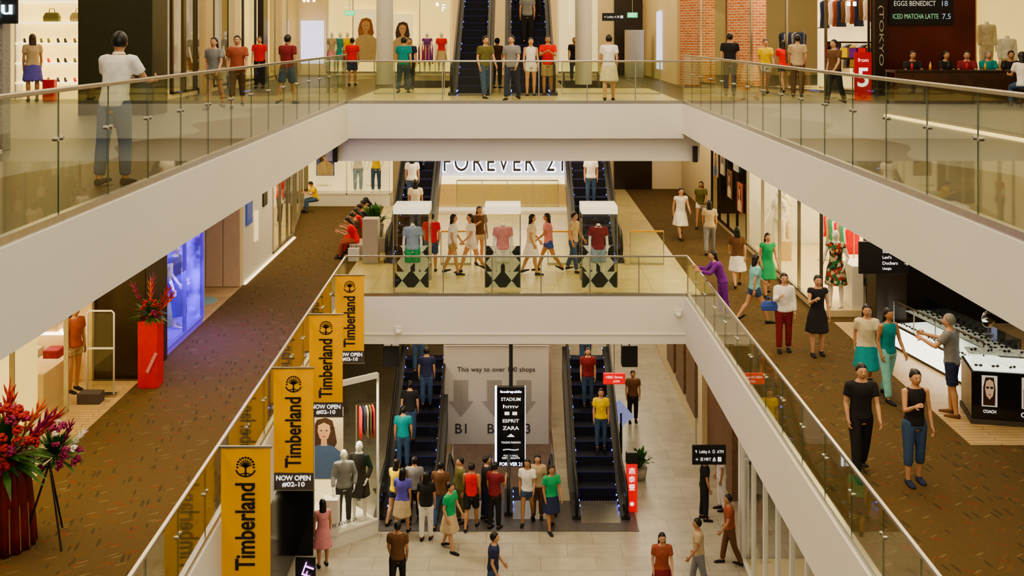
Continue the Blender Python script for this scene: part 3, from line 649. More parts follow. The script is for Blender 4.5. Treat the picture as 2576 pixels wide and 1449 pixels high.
def arrangement(loc,s,label,palette,n=14,spread=1,leaves=60,spikes=4,spl=.75):
    rt=root('flower_arrangement',label,'flowers',loc)
    g=G(); rnd=random.Random(int(loc[0]*100))
    for i in range(leaves):
        a=rnd.uniform(0,6.28); el=rnd.uniform(-.5,1.35); l=rnd.uniform(.25,.5)*s; w=.03*s
        d=Vector((math.cos(a)*math.cos(el),math.sin(a)*math.cos(el)*.8,math.sin(el))); sd=Vector((-math.sin(a),math.cos(a),0))
        p0=Vector((0,0,.12*s)); p1=p0+d*l*.6; p2=p0+d*l+Vector((0,0,-.1*l))
        g.add([p0,p1-sd*w,p1+sd*w,p2],[(0,1,2),(1,3,2)])
    make('leaves',g,LEAF,rt)
    for i in range(n):
        a=rnd.uniform(0,6.28); ph=rnd.uniform(-.5,1.45); rr=.3*s*spread; c=Vector((math.cos(a)*rr*math.cos(ph),-abs(math.sin(a))*rr*.8*math.cos(ph)-.03,.2*s+rr*1.1*math.sin(ph))); m=palette[i%len(palette)]
        g=G(); b=.05*s
        for k in range(16):
            u=rnd.uniform(0,6.28); v=rnd.uniform(-.6,1.5); d=Vector((math.cos(u)*math.cos(v),math.sin(u)*math.cos(v),math.sin(v)))
            g.ell(c+d*b*.75,b*.4,b*.4,b*.28,6,4)
        make('bloom',g,m,rt,smooth=True)
    for i in range(spikes):
        a=rnd.uniform(-.8,.8); l=rnd.uniform(.8,1)*spl*s; d=Vector((math.sin(a),rnd.uniform(-.2,.2),math.cos(a))).normalized()
        g=G(); p=d*l*.35; g.tube([Vector((0,0,.1)),p,p+d*l*.4,p+d*l*.65],[.006*s,.008*s,.018*s,.003],6)
        for k in(-1,1):
            for q0 in(.15,.3,.42): q=p+d*l*q0; e=(d+Vector((k*.45,0,0))).normalized(); g.tube([q,q+e*l*.1,q+e*l*.18],[.006*s,.012*s,.002],5)
        make('spike_flower',g,palette[(i+1)%len(palette)] if i%3 else FLO,rt,smooth=True)
    return rt
FLR=mat('flower_red',(.36,.010,.010),.6,noise=.4,ns=15); FLO=mat('flower_orange',(.6,.10,.015),.6,noise=.3,ns=15); FLP=mat('flower_purple',(.25,.012,.10),.6,noise=.4,ns=15)
slabbox('planter_box',-6.94,19.85,Z2,-6.57,20.2,Z2+1.24,RED,'tall glossy red flower pedestal','planter',.01)
arrangement((-6.74,19.98,Z2+1.22),.9,'red flower arrangement with green leaves on red pedestal',[FLR,FLR,FLP],16,.75,90,6,1.0)
make('gift_ribbon',G().box(-.03,-.004,0,.03,.004,.4).xf(Matrix.Rotation(R(25),4,'Y')),cmat('pink'),loc=(-6.76,19.83,Z2+.3),label='pale pink ribbon hanging on red pedestal',cat='ribbon')
# near shop
S_('floor',G().box(-14,11,Z2,WX,20.25,Z2+.012),WOODF)
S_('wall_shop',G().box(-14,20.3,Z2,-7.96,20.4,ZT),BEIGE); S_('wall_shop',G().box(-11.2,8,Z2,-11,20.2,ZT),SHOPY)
def gate(loc):
    rt=root('security_gate','white security gate frame at shop entrance','security gate',loc)
    make('frame',G().tube([(-.24,0,.0),(-.24,0,1.5),(-.2,0,1.54),(.2,0,1.54),(.24,0,1.5),(.24,0,0)],.018,8),WHITE,rt,smooth=True)
    make('cross_bar',G().box(-.24,-.015,.85,.24,.015,.88),WHITE,rt); make('gate_panel',G().box(-.22,-.005,.1,.22,.005,1.5),GLASS,rt)
    make('base',G().box(-.28,-.08,0,.28,.08,.05),STEEL,rt)
gate((-7.45,19.4,Z2+.012)); 
slabbox('storage_box',-7.7,18.95,Z2+.012,-7.3,19.2,Z2+.2,GREYB,'low dark grey box on wooden floor','box')
bay((-7.6,16.3),(-7.6,18.3),Z2,Z2+2.3,1,'low glass display wall with warm lit shelves',SHOPY,.5,STEEL)
for i,zz in enumerate((.5,1.0,1.5)):
    slabbox('display_shelf',-10.9,19.8,Z2+zz,-8.2,20.25,Z2+zz+.04,LEDW if i==1 else CREAM,'cream display shelf lit from above','shelf')
    for j in range(6): slabbox('folded_garment',-10.7+j*.4,19.85,Z2+zz+.04,-10.42+j*.4,20.2,Z2+zz+.2,cmat(('rust','beige','brown','white','khaki','maroon')[(i*2+j)%6]),'folded garment stack on lit shelf','folded clothes',.02,group='folded garments on shop shelves')
slabbox('display_table',-9.4,18.3,Z2+.012,-8.0,19.2,Z2+.75,BEIGE,'cream display table inside shop','table')
rt=root('flower_stand','tall stand draped in pleated red cloth','stand',(-6.55,13.75,Z2))
g=G(); n=96
g.loft([[((rr+.028*math.sin(17*t))*math.cos(t),(rr+.028*math.sin(17*t))*math.sin(t),z) for t in [2*math.pi*k/n for k in range(n)]] for z,rr in ((0,.40),(.3,.38),(.8,.33),(1.15,.29))])
make('draped_cloth',g,mat('drape_red',(.17,.008,.006),.5,noise=.35,ns=5),rt,smooth=True)
g=G()
for k in range(9):
    t=R(200+k*18); g.tube([(.43*math.cos(t),.43*math.sin(t),.05),(.40*math.cos(t),.40*math.sin(t),.6)],.010,5)
make('gold_trim',g,mat('gold',(.6,.4,.1),.3,.8),rt)['kind']='stuff'
arrangement((-6.5,13.65,Z2+1.0),1.5,'large opening flower arrangement in red orange and purple',[FLR,FLR,FLR,FLP],60,1.1,190,8,.8)
arrangement((-6.05,14.2,Z2+.85),1.05,'purple and white flower spray with trailing leaves',[FLP,FLP,FLP,cmat('white'),FLP],34,1.05,120,3,.75)
rt=root('easel','black metal easel supporting flowers','easel',(-6.0,13.9,Z2))
for a,b in(((.0,0,1.0),(.28,-.3,0)),((0,0,1.0),(-.25,-.25,0)),((0,0,1.0),(.02,.35,0))): make('leg',G().tube([a,b],.014,6),BLACK,rt)
# ---------------------------------------------------------------- bench, planter, seated people
slabbox('bench',-4.75,31.2,Z2,-4.3,35.6,Z2+.44,STONE,'long low stone bench beside planter','bench')
slabbox('litter_bin',-4.3,30.65,Z2,-3.85,31.1,Z2+1.28,STONE,'square grey stone bin with perforated top','bin',.02)
def plant(loc,s,label):
    rt=root('potted_plant',label,'plant',loc); make('pot',G().loft([ring((0,0,z),r,r,16) for z,r in((0,.15*s),(.3*s,.2*s))]),STONE,rt,smooth=True)
    g=G(); rnd=random.Random(int(loc[1]*7))
    for i in range(70):
        a=rnd.uniform(0,6.28); el=rnd.uniform(.5,1.5); l=rnd.uniform(.3,.7)*s; w=.05*s
        d=Vector((math.cos(a)*math.cos(el),math.sin(a)*math.cos(el),math.sin(el))); sd=Vector((-math.sin(a),math.cos(a),0)); p0=Vector((0,0,.28*s)); p1=p0+d*l*.7; p2=p0+d*l-Vector((0,0,.1*s))
        g.add([p0,p1-sd*w,p1+sd*w,p2],[(0,1,2),(1,3,2)])
    make('leaves',g,LEAF,rt)
plant((-4.15,32.6,Z2+.42),1.2,'leafy green plant beside bench'); plant((3.25,27.5,Z1),1.0,'leafy green plant beside escalator')
slabbox('planter',-4.28,32.3,Z2,-3.82,32.9,Z2+.42,STONE,'square stone planter base','planter')
for (y,tc,bc,fem) in ((31.5,'red','rust',1),(32.3,'brown','red',0),(33.1,'red','denim',1),(33.9,'black','grey',0),(34.7,'olive','black',0),(35.3,'black','brown',1)):
    P(0,0,2,-80+random.uniform(-15,15),1.6,tc,'tee',bc,'trousers',pose='reading',fem=fem,loc=(-4.62,y,Z2),eyes=False)
P(795,532,2,-60,1.5,'yellow','tee','denim','jeans',pose='reading',eyes=False)
g=G().box(-.16,-.06,0,.16,.06,.38)
rt=root('shopping_bag','white paper shopping bag on floor','bag',fp(890,657,Z2)); make('bag_body',g,WHITE,rt,bev=.01); make('bag_handle',G().tube([(-.07,0,.38),(-.06,0,.5),(.06,0,.5),(.07,0,.38)],.006,5),BLACK,rt)
# ---------------------------------------------------------------- LEVEL 2 CENTRE BACK
SY=41.5
slabbox('sign_wall',-3.0,SY,-5.75,2.1,SY+.3,ZT,mat('sign_wall_glow',(.66,.68,.82),.4,es=.42,ec=(.70,.74,1)),'pale illuminated wall behind large shop sign','sign wall',0)  # lilac light on the white wall is put into its colour and emission
slabbox('lower_wall',-3.0,SY,Z2,2.1,SY+.3,-5.75,BEIGE,'cream wall panel below lit sign','wall panel',0)
rt=root('shop_sign','large dark halo-lit raised letters','sign',(-.36,SY-.08,-5.26+.36)); text('FOREVER 21',rt,(0,0,0),DLET,w=4.62,h=.72,ext=.03,sp=1.25)
text('FOREVER 21',rt,(0,.06,0),mat('halo',(1,1,1),.5,es=6,ec=(.7,.77,1),noise=0),w=4.72,h=.80,ext=.005,sp=1.25,bold=.03,name='halo_light')
slabbox('light_band',-3.0,SY-.12,-5.75,2.1,SY-.01,-5.45,mat('band',(1,.9,.6),.5,es=1.1,ec=(1,.88,.55),noise=0),'warm glowing band below shop sign','light')
slabbox('threshold_step',-2.9,39.2,Z2,2.0,40.0,Z2+.12,WHITE,'white step in front of shop sign wall','step')
slabbox('dark_doorway',4.3,YB-.12,Z2,5.9,YB-.01,Z2+2.9,DARK,'dark brown doorway at corridor end','door')
# right wall L2
RX=7.15
S_('wall_right',G().box(RX,38.6,Z2,RX+.2,YB,ZT),CREAM)
slabbox('light_poster',RX-.06,43.2,Z2+1.6,RX-.01,44.6,Z2+3.4,SHOPC,'backlit violet white wall poster','poster')
bay((RX,38.6),(RX,32.8),Z2,ZT,4,'shop front with framed posters and dark shelves',BEIGE,1.5,DARK)
for i,(y,z) in enumerate(((37.6,1.6),(36.4,1.8),(35.2,1.2),(34.2,2.2),(33.6,1.0))):
    poster('fashion_poster',0,0,.75,.9,0,cmat(('beige','grey','brown','light_blue','rust')[i]),'framed eyewear poster in shop front',loc=(RX-.05,y,Z2+z),rz=R(-90))
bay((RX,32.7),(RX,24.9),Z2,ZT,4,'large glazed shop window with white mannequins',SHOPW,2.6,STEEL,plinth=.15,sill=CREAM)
S_('wall_shop',G().box(RX+.02,32.75,Z2,12,32.85,ZT),WHITE)
slabbox('display_plinth',7.9,25.0,Z2+.15,8.7,25.9,Z2+1.15,MANNW,'white cube display plinth in shop window','plinth')
figure((7.85,31.6,Z2+.15),-60,1.85,tc='white',bc='white',bot='trousers',pose='model',mann='full',fem=1,label='white mannequin in white outfit in shop window',hl='none')
figure((8.2,32.1,Z2+.15),-90,1.85,tc='cream',bc='cream',bot='trousers',pose='standing',mann='full',fem=1,label='white mannequin in cream outfit in shop window',hl='none')
figure((7.6,25.25,Z2+.15),-35,1.8,top='dress',tc='floral',pose='model',mann='full',fem=1,label='white mannequin in green floral dress',hl='none')
rack((8.9,28.0,Z2+.15),R(90),2.4,12,'rail of hanging clothes in shop',['red','white','green','grey','beige'],1.4)
slabbox('stool',7.6,30.4,Z2+.15,7.9,30.7,Z2+.7,BEIGE,'small wooden stool in shop window','stool')
slabbox('column_cladding',7.65,22.6,Z2,8.3,23.2,ZT,DARK,'square dark brown column at black shop','column')
# black shop
S_('floor',G().prism([(7.3,17.1),(14,17.1),(14,24.4),(7.3,24.4)],Z2,Z2+.012),WOODF)
S_('wall_shop',G().box(8.0,24.3,Z2,15,24.5,ZT),BLK2); S_('wall_shop',G().box(12,8,Z2,12.2,24.3,ZT),BLK2)
LEDC=mat('counter_light',(.9,.92,.85),.5,es=1.1,ec=(.95,1,.88),noise=.25,ns=5); TRAY=mat('counter_tray',(.40,.40,.36),.4,es=.15,ec=(.8,.9,.8),noise=.6,ns=14)
def counter(x,y,rz,L,label):
    rt=root('display_counter',label,'counter',(x,y,Z2+.012),rz)
    make('cabinet_body',G().box(0,0,0,L,.75,.5),BLK2,rt,bev=.01); make('lit_panel',G().box(.08,-.012,.06,L-.08,0,.46),mat('lit_panel',(1,1,.95),.5,es=2,ec=(1,.98,.9),noise=0),rt)
    make('glass_top',G().box(0,0,1.0,L,.75,1.012),GLASS2,rt); make('glass_front',G().box(0,0,.5,L,.01,1.0),GLASS2,rt)
    make('display_tray',G().box(.02,.02,.5,L-.02,.73,.51),LEDC,rt); make('glass_shelf',G().box(.02,.25,.76,L-.02,.73,.77),TRAY,rt); make('back_panel',G().box(0,.73,.5,L,.75,1.0),BLK2,rt)
    g=G().box(0,-.01,.98,L,.01,1.0).box(0,-.01,.49,L,.01,.51)
    for i in range(5): g.box(i*L/4-.008,-.01,.5,i*L/4+.008,.01,1.0)
    make('edge_frame',g,STEEL,rt)
    return rt
counter(7.95,22.4,R(-80),3.1,'black glass-topped counter with glowing white panel')
def glasses(x,y,z,r):
    rt=root('sunglasses','pair of dark sunglasses on counter','sunglasses',(x,y,z),R(r),'sunglasses on the counter')
    g=G()
    for s in(-1,1): g.ell((s*.036,0,.022),.031,.007,.022,10,6); g.tube([(s*.068,0,.03),(s*.068,.12,.026)],.003,4)
    g.tube([(-.014,0,.028),(.014,0,.028)],.003,4); make('frame',g,BLET,rt)
for i in range(42):
    t=.15+(i//3)*.205; o=(.12,.38,.6)[i%3]; a=R(-80)
    glasses(7.95+math.cos(a)*t-math.sin(a)*o,22.4+math.sin(a)*t+math.cos(a)*o,Z2+(.525 if o<.2 else .785),-60+i*17%50)
rt=root('table_mirror','round tilted mirror on counter','mirror',(8.75,19.75,Z2+1.03)); make('mirror_glass',G().ell((0,0,.28),.13,.015,.16,20,10),mat('mirror',(.9,.9,.9),.05,1,noise=0),rt,smooth=True); make('stand',G().tube([(0,0,0),(0,0,.14)],.01,6).box(-.08,-.06,0,.08,.06,.015),STEEL,rt)
rt=root('display_kiosk','black display kiosk with eyewear portraits','kiosk',(8.4,17.9,Z2+.012),R(-12))
make('kiosk_body',G().box(-.7,0,0,.7,.9,.88),BLK2,rt,bev=.02); make('kiosk_base',G().box(-.72,-.02,0,.72,.92,.08),GREYB,rt)
make('glass_cover',G().box(-.7,0,.88,.7,.01,1.2).box(-.7,0,1.2,.7,.9,1.21),GLASS2,rt); make('lit_tray',G().box(-.66,.04,.88,.66,.86,.895),LEDC,rt); make('glass_shelf',G().box(-.66,.45,1.04,.66,.86,1.05),TRAY,rt)
for x,s in((-.42,.72),(.25,1.0)):
    def dd(pts,m,k,nm): make(nm,G().prismy(pts,-.004-.002*k,-.003-.002*k),m,rt)
    def el(cx,cz,rx,rz_): return [(cx+rx*math.cos(t),cz+rz_*math.sin(t)) for t in [2*math.pi*q/20 for q in range(20)]]
    dd([(x-.17*s,.3),(x+.17*s,.3),(x+.17*s,.82),(x-.17*s,.82)],mat('portrait_bg',(.78,.75,.71),.5,es=.3,noise=0),0,'portrait_panel')
    dd([(x-.14*s,.32),(x+.12*s,.32),(x+.13*s,.6),(x+.09*s,.79),(x-.09*s,.79),(x-.14*s,.62)],HAIRC['brown'],1,'printed_hair')
    dd([(x,.42),(x+.07*s,.48),(x+.10*s,.6),(x+.08*s,.72),(x,.76),(x-.08*s,.72),(x-.10*s,.6),(x-.07*s,.48)],mat('pale_print',(.78,.62,.52),.5,es=.1,noise=0),2,'printed_face')
    for q in(-1,1): dd(el(x+q*.045*s,.62,.036*s,.026*s),BLET,3,'printed_sunglasses')
    dd(el(x,.5,.03*s,.012*s),LIP,3,'printed_lips')
text('COACH',rt,(.25,-.01,.2),WLET,w=.36,h=.08,bold=.01); text('COACH',rt,(-.42,-.01,.22),WLET,w=.2,h=.05,bold=.01)
for i in range(10):
    xx=-.55+(i%5)*.27; yy=.22+(i//5)*.4; a=R(-12); glasses(8.4+xx*math.cos(a)-yy*math.sin(a),17.9+xx*math.sin(a)+yy*math.cos(a),Z2+(.91 if i<5 else 1.065),-12+i*13%40)
poster('fashion_poster',0,0,1.0,1.2,0,BLET,'black portrait poster above counter',loc=(9.9,20.8,Z2+1.1),hair=HAIRC['black'])
poster('fashion_poster',0,0,.8,1.2,0,SHOPC,'bright portrait poster on black shop wall',loc=(11.2,24.2,Z2+1.5),hair=HAIRC['black'])
rt=root('hanging_sign','black hanging directory sign with white text','sign',(6.22,18,-4.0))
make('sign_board',G().box(-.42,-.03,0,.42,.03,.54),BLACK,rt,bev=.005); make('rod',G().tube([(-.3,0,.54),(-.3,0,1.5)],.008,6),STEEL,rt); make('rod',G().tube([(.3,0,.54),(.3,0,1.5)],.008,6),STEEL,rt)
for i,s in enumerate(('Esprit','Starbucks',"Levi's",'Dockers','Uniqlo')): text(s,rt,(-.03,-.035,.475-i*.098),WLET,h=.052,left=True)
text('→',rt,(.37,-.035,.17),WLET,h=.06)
# ---------------------------------------------------------------- LEVEL 1
rt=root('information_wall','grey-white hoarding with directions text and arrows','sign',(-.45,29,-11.05))
make('panel',G().box(-1.42,0,0,1.42,.08,2.65),mat('hoarding',(.56,.52,.49),.5,noise=0),rt)
text('This way to over 100 shops',rt,(.0,-.01,2.0),DLET,w=2.1,h=.17)
for x,s in((-.95,'B1'),(-.05,'B2'),(.75,'B3')):
    text(s,rt,(x,-.01,.42),DLET,h=.26)
    g=G()
    for i in range(26):
        z=1.70-i*.038; w=.20 if i<15 else .33*(26-i)/11
        g.box(x-w,-.006,z,x+w,-.001,z+.022)
    g.box(x-.01,-.003,.74,x+.01,-.001,1.7)
    make('arrow_text_block',g,mat('hoarding_print',(.30,.26,.24),.6,noise=.1,ns=60),rt,label='downward arrow made of fine printed lines')
slabbox('upper_hoarding',-1.87,28.9,-8.35,.97,28.98,-7.72,mat('hoard_dark',(.2,.17,.15),.5),'dark printed strip above hoarding','sign')
rt=root('directory_sign','tall black lit directory sign hung on steel pole','sign',(-.05,27.6,-11.08))
EDG=mat('sign_edge_glow',(.8,.85,1),.5,es=4,ec=(.75,.82,1),noise=0)
make('sign_board',G().box(-.36,-.06,0,.36,.06,2.05),BLK2,rt,bev=.01); make('lit_edge',G().box(-.41,-.05,0,-.36,.05,2.05),EDG,rt); make('lit_edge',G().box(.36,-.05,0,.375,.05,2.05),EDG,rt); make('pole',G().tube([(0,0,2.05),(0,0,3.4)],.05,10),DSTEEL,rt)
for i,(s,w,h) in enumerate((('foodrepublic',.55,.08),('STADIUM',.5,.085),('hmv',.4,.09),('',.35,.07),('ESPRIT',.42,.085),('ZARA',.42,.09),('▲',.2,.08),('YOUNG FASHION',.5,.05),('~',.4,.04),('FOOD HALL\nRESTAURANTS',.45,.11),('FOREVER 21',.58,.09))):
    if s: text(s,rt,(0,-.065,1.92-i*.185),EDG if i in(0,10) else WLET,w=w,h=h,bold=.012)
for x in(-.1,.1): make('pictogram',G().box(x-.06,-.068,1.33,x+.06,-.06,1.41),WLET,rt)
A=fp(788,1398,Z1);B=fp(952,1342,Z1)
bay((A[0],A[1]),(B[0],B[1]),Z1,Z2-1.16,1,'glass corner shop window with mannequins and poster',SHOPW,1.9,WHITE,plinth=.3,sill=WHITE)
c=fp(865,1322,Z1+.3); figure((c[0]-.0,c[1],Z1+.3),10,1.72,top='jacket',tc='grey',bot='jeans',bc='black',pose='model',mann='full',fem=1,label='white mannequin in grey jacket and black jeans',hl='none')
figure((c[0]+.3,c[1]+.35,Z1+.3),-15,1.78,top='jacket',tc='black',bot='skirt',bc='black',pose='model',mann='full',fem=1,label='white mannequin in black jacket and skirt',hl='none')
poster('fashion_poster',-4.9,Z1+.9,-4.0,Z1+2.6,25.3,cmat('beige'),'large beige poster of a long-haired model')
rack((-3.75,25.75,Z1+.3),R(20),.5,5,'hanging clothes in corner window',['red','navy','beige','olive'],2.2)
slabbox('display_box',A[0]+.15,A[1]+.25,Z1+.3,A[0]+.5,A[1]+.55,Z1+1.1,WHITE,'white display box with handbag','display box')
rt=root('window_lettering','dark lettering on shop glass','sign',(-3.75,23.85,Z1+.55),math.atan2(B[1]-A[1],B[0]-A[0])); text('FOREVER 21',rt,(0,-.02,0),DLET,w=.6,h=.08)
S_('wall_left',G().box(-4.9,14,Z1,-4.75,A[1],Z2-1.15),BLK2); S_('wall_left',G().box(-4.9,A[1],Z1,A[0],A[1]+.12,Z2-1.15),BLK2)
rt=root('neon_sign','glowing violet neon shop sign','sign',(-4.12,21.3,Z1+.6)); text('LOFT',rt,(0,0,0),mat('neon',(.8,.3,.9),.5,es=3,ec=(.75,.3,.9),noise=0),w=.6,h=.2,rot=(R(90),R(-70),0),ext=.01); make('backing',G().box(-.2,.03,-.4,.2,.06,.4),BLACK,rt)
c=fp(1589,1286,Z1); rt=root('red_totem','slim red restaurant sign totem with white characters','sign',c)
make('totem_body',G().box(-.13,-.06,0,.13,.06,1.15),REDLIT,rt,bev=.01); make('totem_head',G().box(-.14,-.07,1.15,.14,.07,1.42),BLACK,rt,bev=.02)
for i,s in enumerate('鼎泰豐'): text(s,rt,(0,-.066,.98-i*.19),WLET,h=.15)
text('◉',rt,(0,-.066,.2),WLET,h=.1)
c=wp(1545,952,27.6); rt=root('lit_sign','red illuminated bank machine sign','sign',(c[0]+.0,c[1],c[2]-.14)); make('sign_box',G().box(-.28,-.05,0,.28,.05,.28),REDLIT,rt,bev=.02); text('HSBC Direct',rt,(0,-.055,.19),WLET,w=.42,h=.06); text('ATM',rt,(0.05,-.055,.08),WLET,h=.055); make('rod',G().tube([(0,0,.28),(0,0,1.1)],.012,6),STEEL,rt)
for px in(985,1583):
    c=wp(px,893,27.4); rt=root('loudspeaker','black hanging loudspeaker box','speaker',(c[0],c[1],c[2]-.27)); make('cabinet',G().box(-.2,-.15,0,.2,.15,.54),BLACK,rt,bev=.02); make('bracket',G().tube([(0,0,.54),(0,0,.7)],.02,6),STEEL,rt)
for px in(843,1749):
    c=wp(px,388,27.15); slabbox('loudspeaker',c[0]-.06,27.1,c[2]-.2,c[0]+.06,27.24,c[2]+.2,BLACK,'small black wall loudspeaker under slab','speaker')
for px,py in((1707,791),(1002,834)):
    c=wp(px,py,26.9); rt=root('security_camera','small white dome security camera','camera',c); make('mount',G().box(-.09,-.0,0,.09,.05,.12),WHITE,rt,bev=.01); make('dome',G().ell((0,-.02,-.01),.07,.07,.06,12,8),WHITE,rt,smooth=True)
rt=root('hanging_sign','black hanging direction sign with white symbols','sign',(4.57,25,-10.0)); make('sign_board',G().box(-.39,-.03,0,.39,.03,.45),BLACK,rt,bev=.005)
for x in(-.3,.3): make('rod',G().tube([(x,0,.45),(x,0,2.3)],.008,6),STEEL,rt)
text('↑  Lobby A  ⓘ  ATM',rt,(0,-.035,.30),WLET,w=.66,h=.1); text('→  ▣ MRT ☕ ♿',rt,(-.02,-.035,.13),WLET,w=.6,h=.1)
# L1 right
S_('wall_right',G().box(5.2,29.5,Z1,5.4,YB,Z2-1.15),CREAM)
for y in(30.2,32.2,34.2): slabbox('menu_board',5.12,y,Z1+.6,5.19,y+1.5,Z1+2.9,mat('menu_brown',(.16,.08,.04),.4,noise=.3),'dark brown framed menu board on wall','board')
S_('wall_right',G().box(5.35,26.2,Z1,5.6,29.5,Z2-1.15),mat('brown_wall',(.20,.11,.06),.6,noise=.2,ns=8))
bay((4.95,23.1),(4.95,14),Z1,Z2-1.16,9,'full-height glazed shop front with white frames',mat('shop_inner_grey_glow',(.35,.37,.42),.5,es=.15,ec=(.6,.65,.8)),1.5,WHITE,plinth=.1,mull=.1)  # back panel emits faintly in place of lamps behind the glass
slabbox('corner_post',4.9,23.15,Z1,5.1,23.35,Z2-1.16,WHITE,'white corner post of glazed shop front','post')
for y in(37.0,41.0): slabbox('light_box',3.4,y,-8.25,4.9,y+.1,-8.1,LEDW,'glowing white ceiling light bar','light')
rt=root('info_stand','tilted information screen beside escalator','screen',fp(1562,1140,Z1)); make('screen',G().box(-.2,-.03,-.3,.2,.03,.3).xf(Matrix.Translation((0,0,1.1))@Matrix.Rotation(R(-40),4,'Y')),mat('info_screen',(.3,.33,.5),.3,es=.4,ec=(.4,.45,.9)),rt); make('stand',G().tube([(0,0,0),(0,0,1.1)],.04,8),BLACK,rt)
# ---------------------------------------------------------------- LEVEL 3
ZC=2.6
slabbox('column_cladding',-9.2,22.7,Z3,-7.62,23.7,ZC,OLIVE,'wide dark olive panel column','column',.01)
slabbox('column_cladding',-8.1,15.7,Z3,-7.46,15.95,ZC,mat('perforated',(.28,.26,.23),.5,noise=.4,ns=60),'grey perforated metal column','column',.01)
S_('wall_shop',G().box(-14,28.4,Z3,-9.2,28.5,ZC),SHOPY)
rt=root('shelf_unit','illuminated cream shelving for shoes','shelf',(-12.0,28.0,Z3))
make('side_panel',G().box(-1.0,0,0,-.96,.38,4),WHITE,rt);make('side_panel',G().box(.96,0,0,1.0,.38,4),WHITE,rt)
LSH=mat('shelf_glow',(1,.92,.7),.5,es=1.6,ec=(1,.88,.5),noise=0)
for z in(.42,.93,1.45,2.0,2.55): make('shelf_board',G().box(-.98,0,z,.98,.38,z+.05),LSH,rt)
def shoe(loc,rz,m):
    g=G(); g.loft([[(x,.035*w*math.cos(t),max(0,h*.5+h*.5*math.sin(t))+e) for t in [2*math.pi*q/10 for q in range(10)]] for x,w,h,e in((-.11,.4,.07,.03),(-.09,.9,.09,.03),(-.03,.8,.06,.02),(.05,1,.05,0),(.1,.9,.04,0),(.13,.3,.02,0))])
    rt=root('shoe','single shoe on lit display shelf','shoe',loc,rz,'shoes on the display shelves'); make('upper',g,m,rt,smooth=True); make('heel',G().box(-.11,-.02,0,-.08,.02,.05),BLACK,rt)
sc=[cmat(x) for x in('black','brown','navy','red','black','olive')]
for zi,z in enumerate((.47,.98,1.5)):
    for i in range(8): shoe((-12.8+i*.19+(i//2)*.06,28.15,Z3+z),R(-60),sc[(zi*2+i//2)%6])
def handbag(loc,m,label,s=1):
    rt=root('handbag',label,'bag',loc); g=G().loft([[(x*s,y*s,z*s) for x,y in((-w,-d),(w,-d),(w,d),(-w,d))] for z,w,d in((0,.2,.08),(.12,.21,.08),(.24,.16,.04))]); make('bag_body',g,m,rt,bev=.015); make('handle',G().tube([(-.08*s,0,.23*s),(-.06*s,0,.34*s),(.06*s,0,.34*s),(.08*s,0,.23*s)],.01,6),m,rt,smooth=True)
handbag((-12.1,28.18,Z3+2.05),cmat('olive'),'olive leather handbag on shelf'); handbag((-11.4,28.18,Z3+2.05),cmat('khaki'),'tan leather handbag on shelf')
slabbox('display_box',-12.1,27.6,Z3,-11.8,27.8,Z3+.55,RED,'small red promotional box','box')
rt=root('shop_sign','pale glowing raised letters above shop','sign',wp(2,25,15.6)); text('iju',rt,(.0,0,0),mat('sign_cyan',(.8,.95,1),.5,es=3,ec=(.7,.9,1),noise=0),w=.32,h=.27,ext=.02); make('backing_board',G().box(-.6,.03,-.2,.22,.08,.6),BLACK,rt)
LX=-9.1
S_('wall_left',G().box(LX-.2,26.6,Z3,LX,28.3,ZC),CREAM)
bay((LX,28.6),(LX,30.8),Z3,ZC,2,'glazed shop front with cream and dark frames',SHOPW,1.0,DARK,mull=.25)
bay((LX,30.85),(LX,38.0),Z3,ZC,4,'glazed shop front with grey interior',mat('shop_grey_glow',(.42,.38,.35),.5,es=.2,ec=(.9,.75,.6),noise=.3,ns=1.5),1.2,DSTEEL,mull=.1)  # grey back wall carries a faint glow instead of interior lamps
for y,m in((31.0,BEIGE),(34.2,CREAM),(38.1,DARK),(41.2,CREAM)): slabbox('pilaster',LX+.04,y,Z3,LX+.25,y+.7,ZC,m,'flat pilaster between shop fronts','pilaster')
for y in(32.4,33.4,36.2,37.0): figure((LX-.6,y,Z3+.12),80,1.7,tc='grey',bc='brown',bot='skirt',pose='standing',mann='full',fem=1,label='mannequin in muted clothes behind shop glass',hl='none',vox=.02)
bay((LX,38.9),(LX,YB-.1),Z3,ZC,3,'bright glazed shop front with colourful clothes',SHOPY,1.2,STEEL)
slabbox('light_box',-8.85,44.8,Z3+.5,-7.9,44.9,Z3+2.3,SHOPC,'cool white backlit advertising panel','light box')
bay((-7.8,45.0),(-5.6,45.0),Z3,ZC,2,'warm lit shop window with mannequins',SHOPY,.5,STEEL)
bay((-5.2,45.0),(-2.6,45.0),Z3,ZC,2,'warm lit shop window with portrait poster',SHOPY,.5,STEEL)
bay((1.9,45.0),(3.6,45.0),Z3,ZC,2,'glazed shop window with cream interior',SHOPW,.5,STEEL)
poster('fashion_poster',-6.7,Z3+.6,-5.7,Z3+2.8,45.3,SHOPW,'large portrait poster with flowing auburn hair',hair=mat('hair_auburn',(.35,.13,.05),.6,noise=.3))
poster('fashion_poster',-5.1,Z3+.6,-4.2,Z3+2.6,45.3,SHOPW,'portrait poster in lit shop window')
for i,(x,tc,bc) in enumerate(((-7.6,'beige','pink'),(-7.25,'teal','navy'),(-6.95,'yellow','red'),(-3.6,'purple','pink'),(-3.0,'red','beige'))):
    figure((x,45.15,Z3+.12),0,1.7,top='dress' if i%2 else 'tee',tc=tc,bot='skirt',bc=bc,pose='standing',mann='full',fem=1,label='mannequin in %s clothes in lit window'%tc,hl='none',vox=.02)
rack((-4.4,44.2,Z3),0,1.2,8,'rail of bright clothes outside shop',['red','yellow','pink','purple'],1.3)
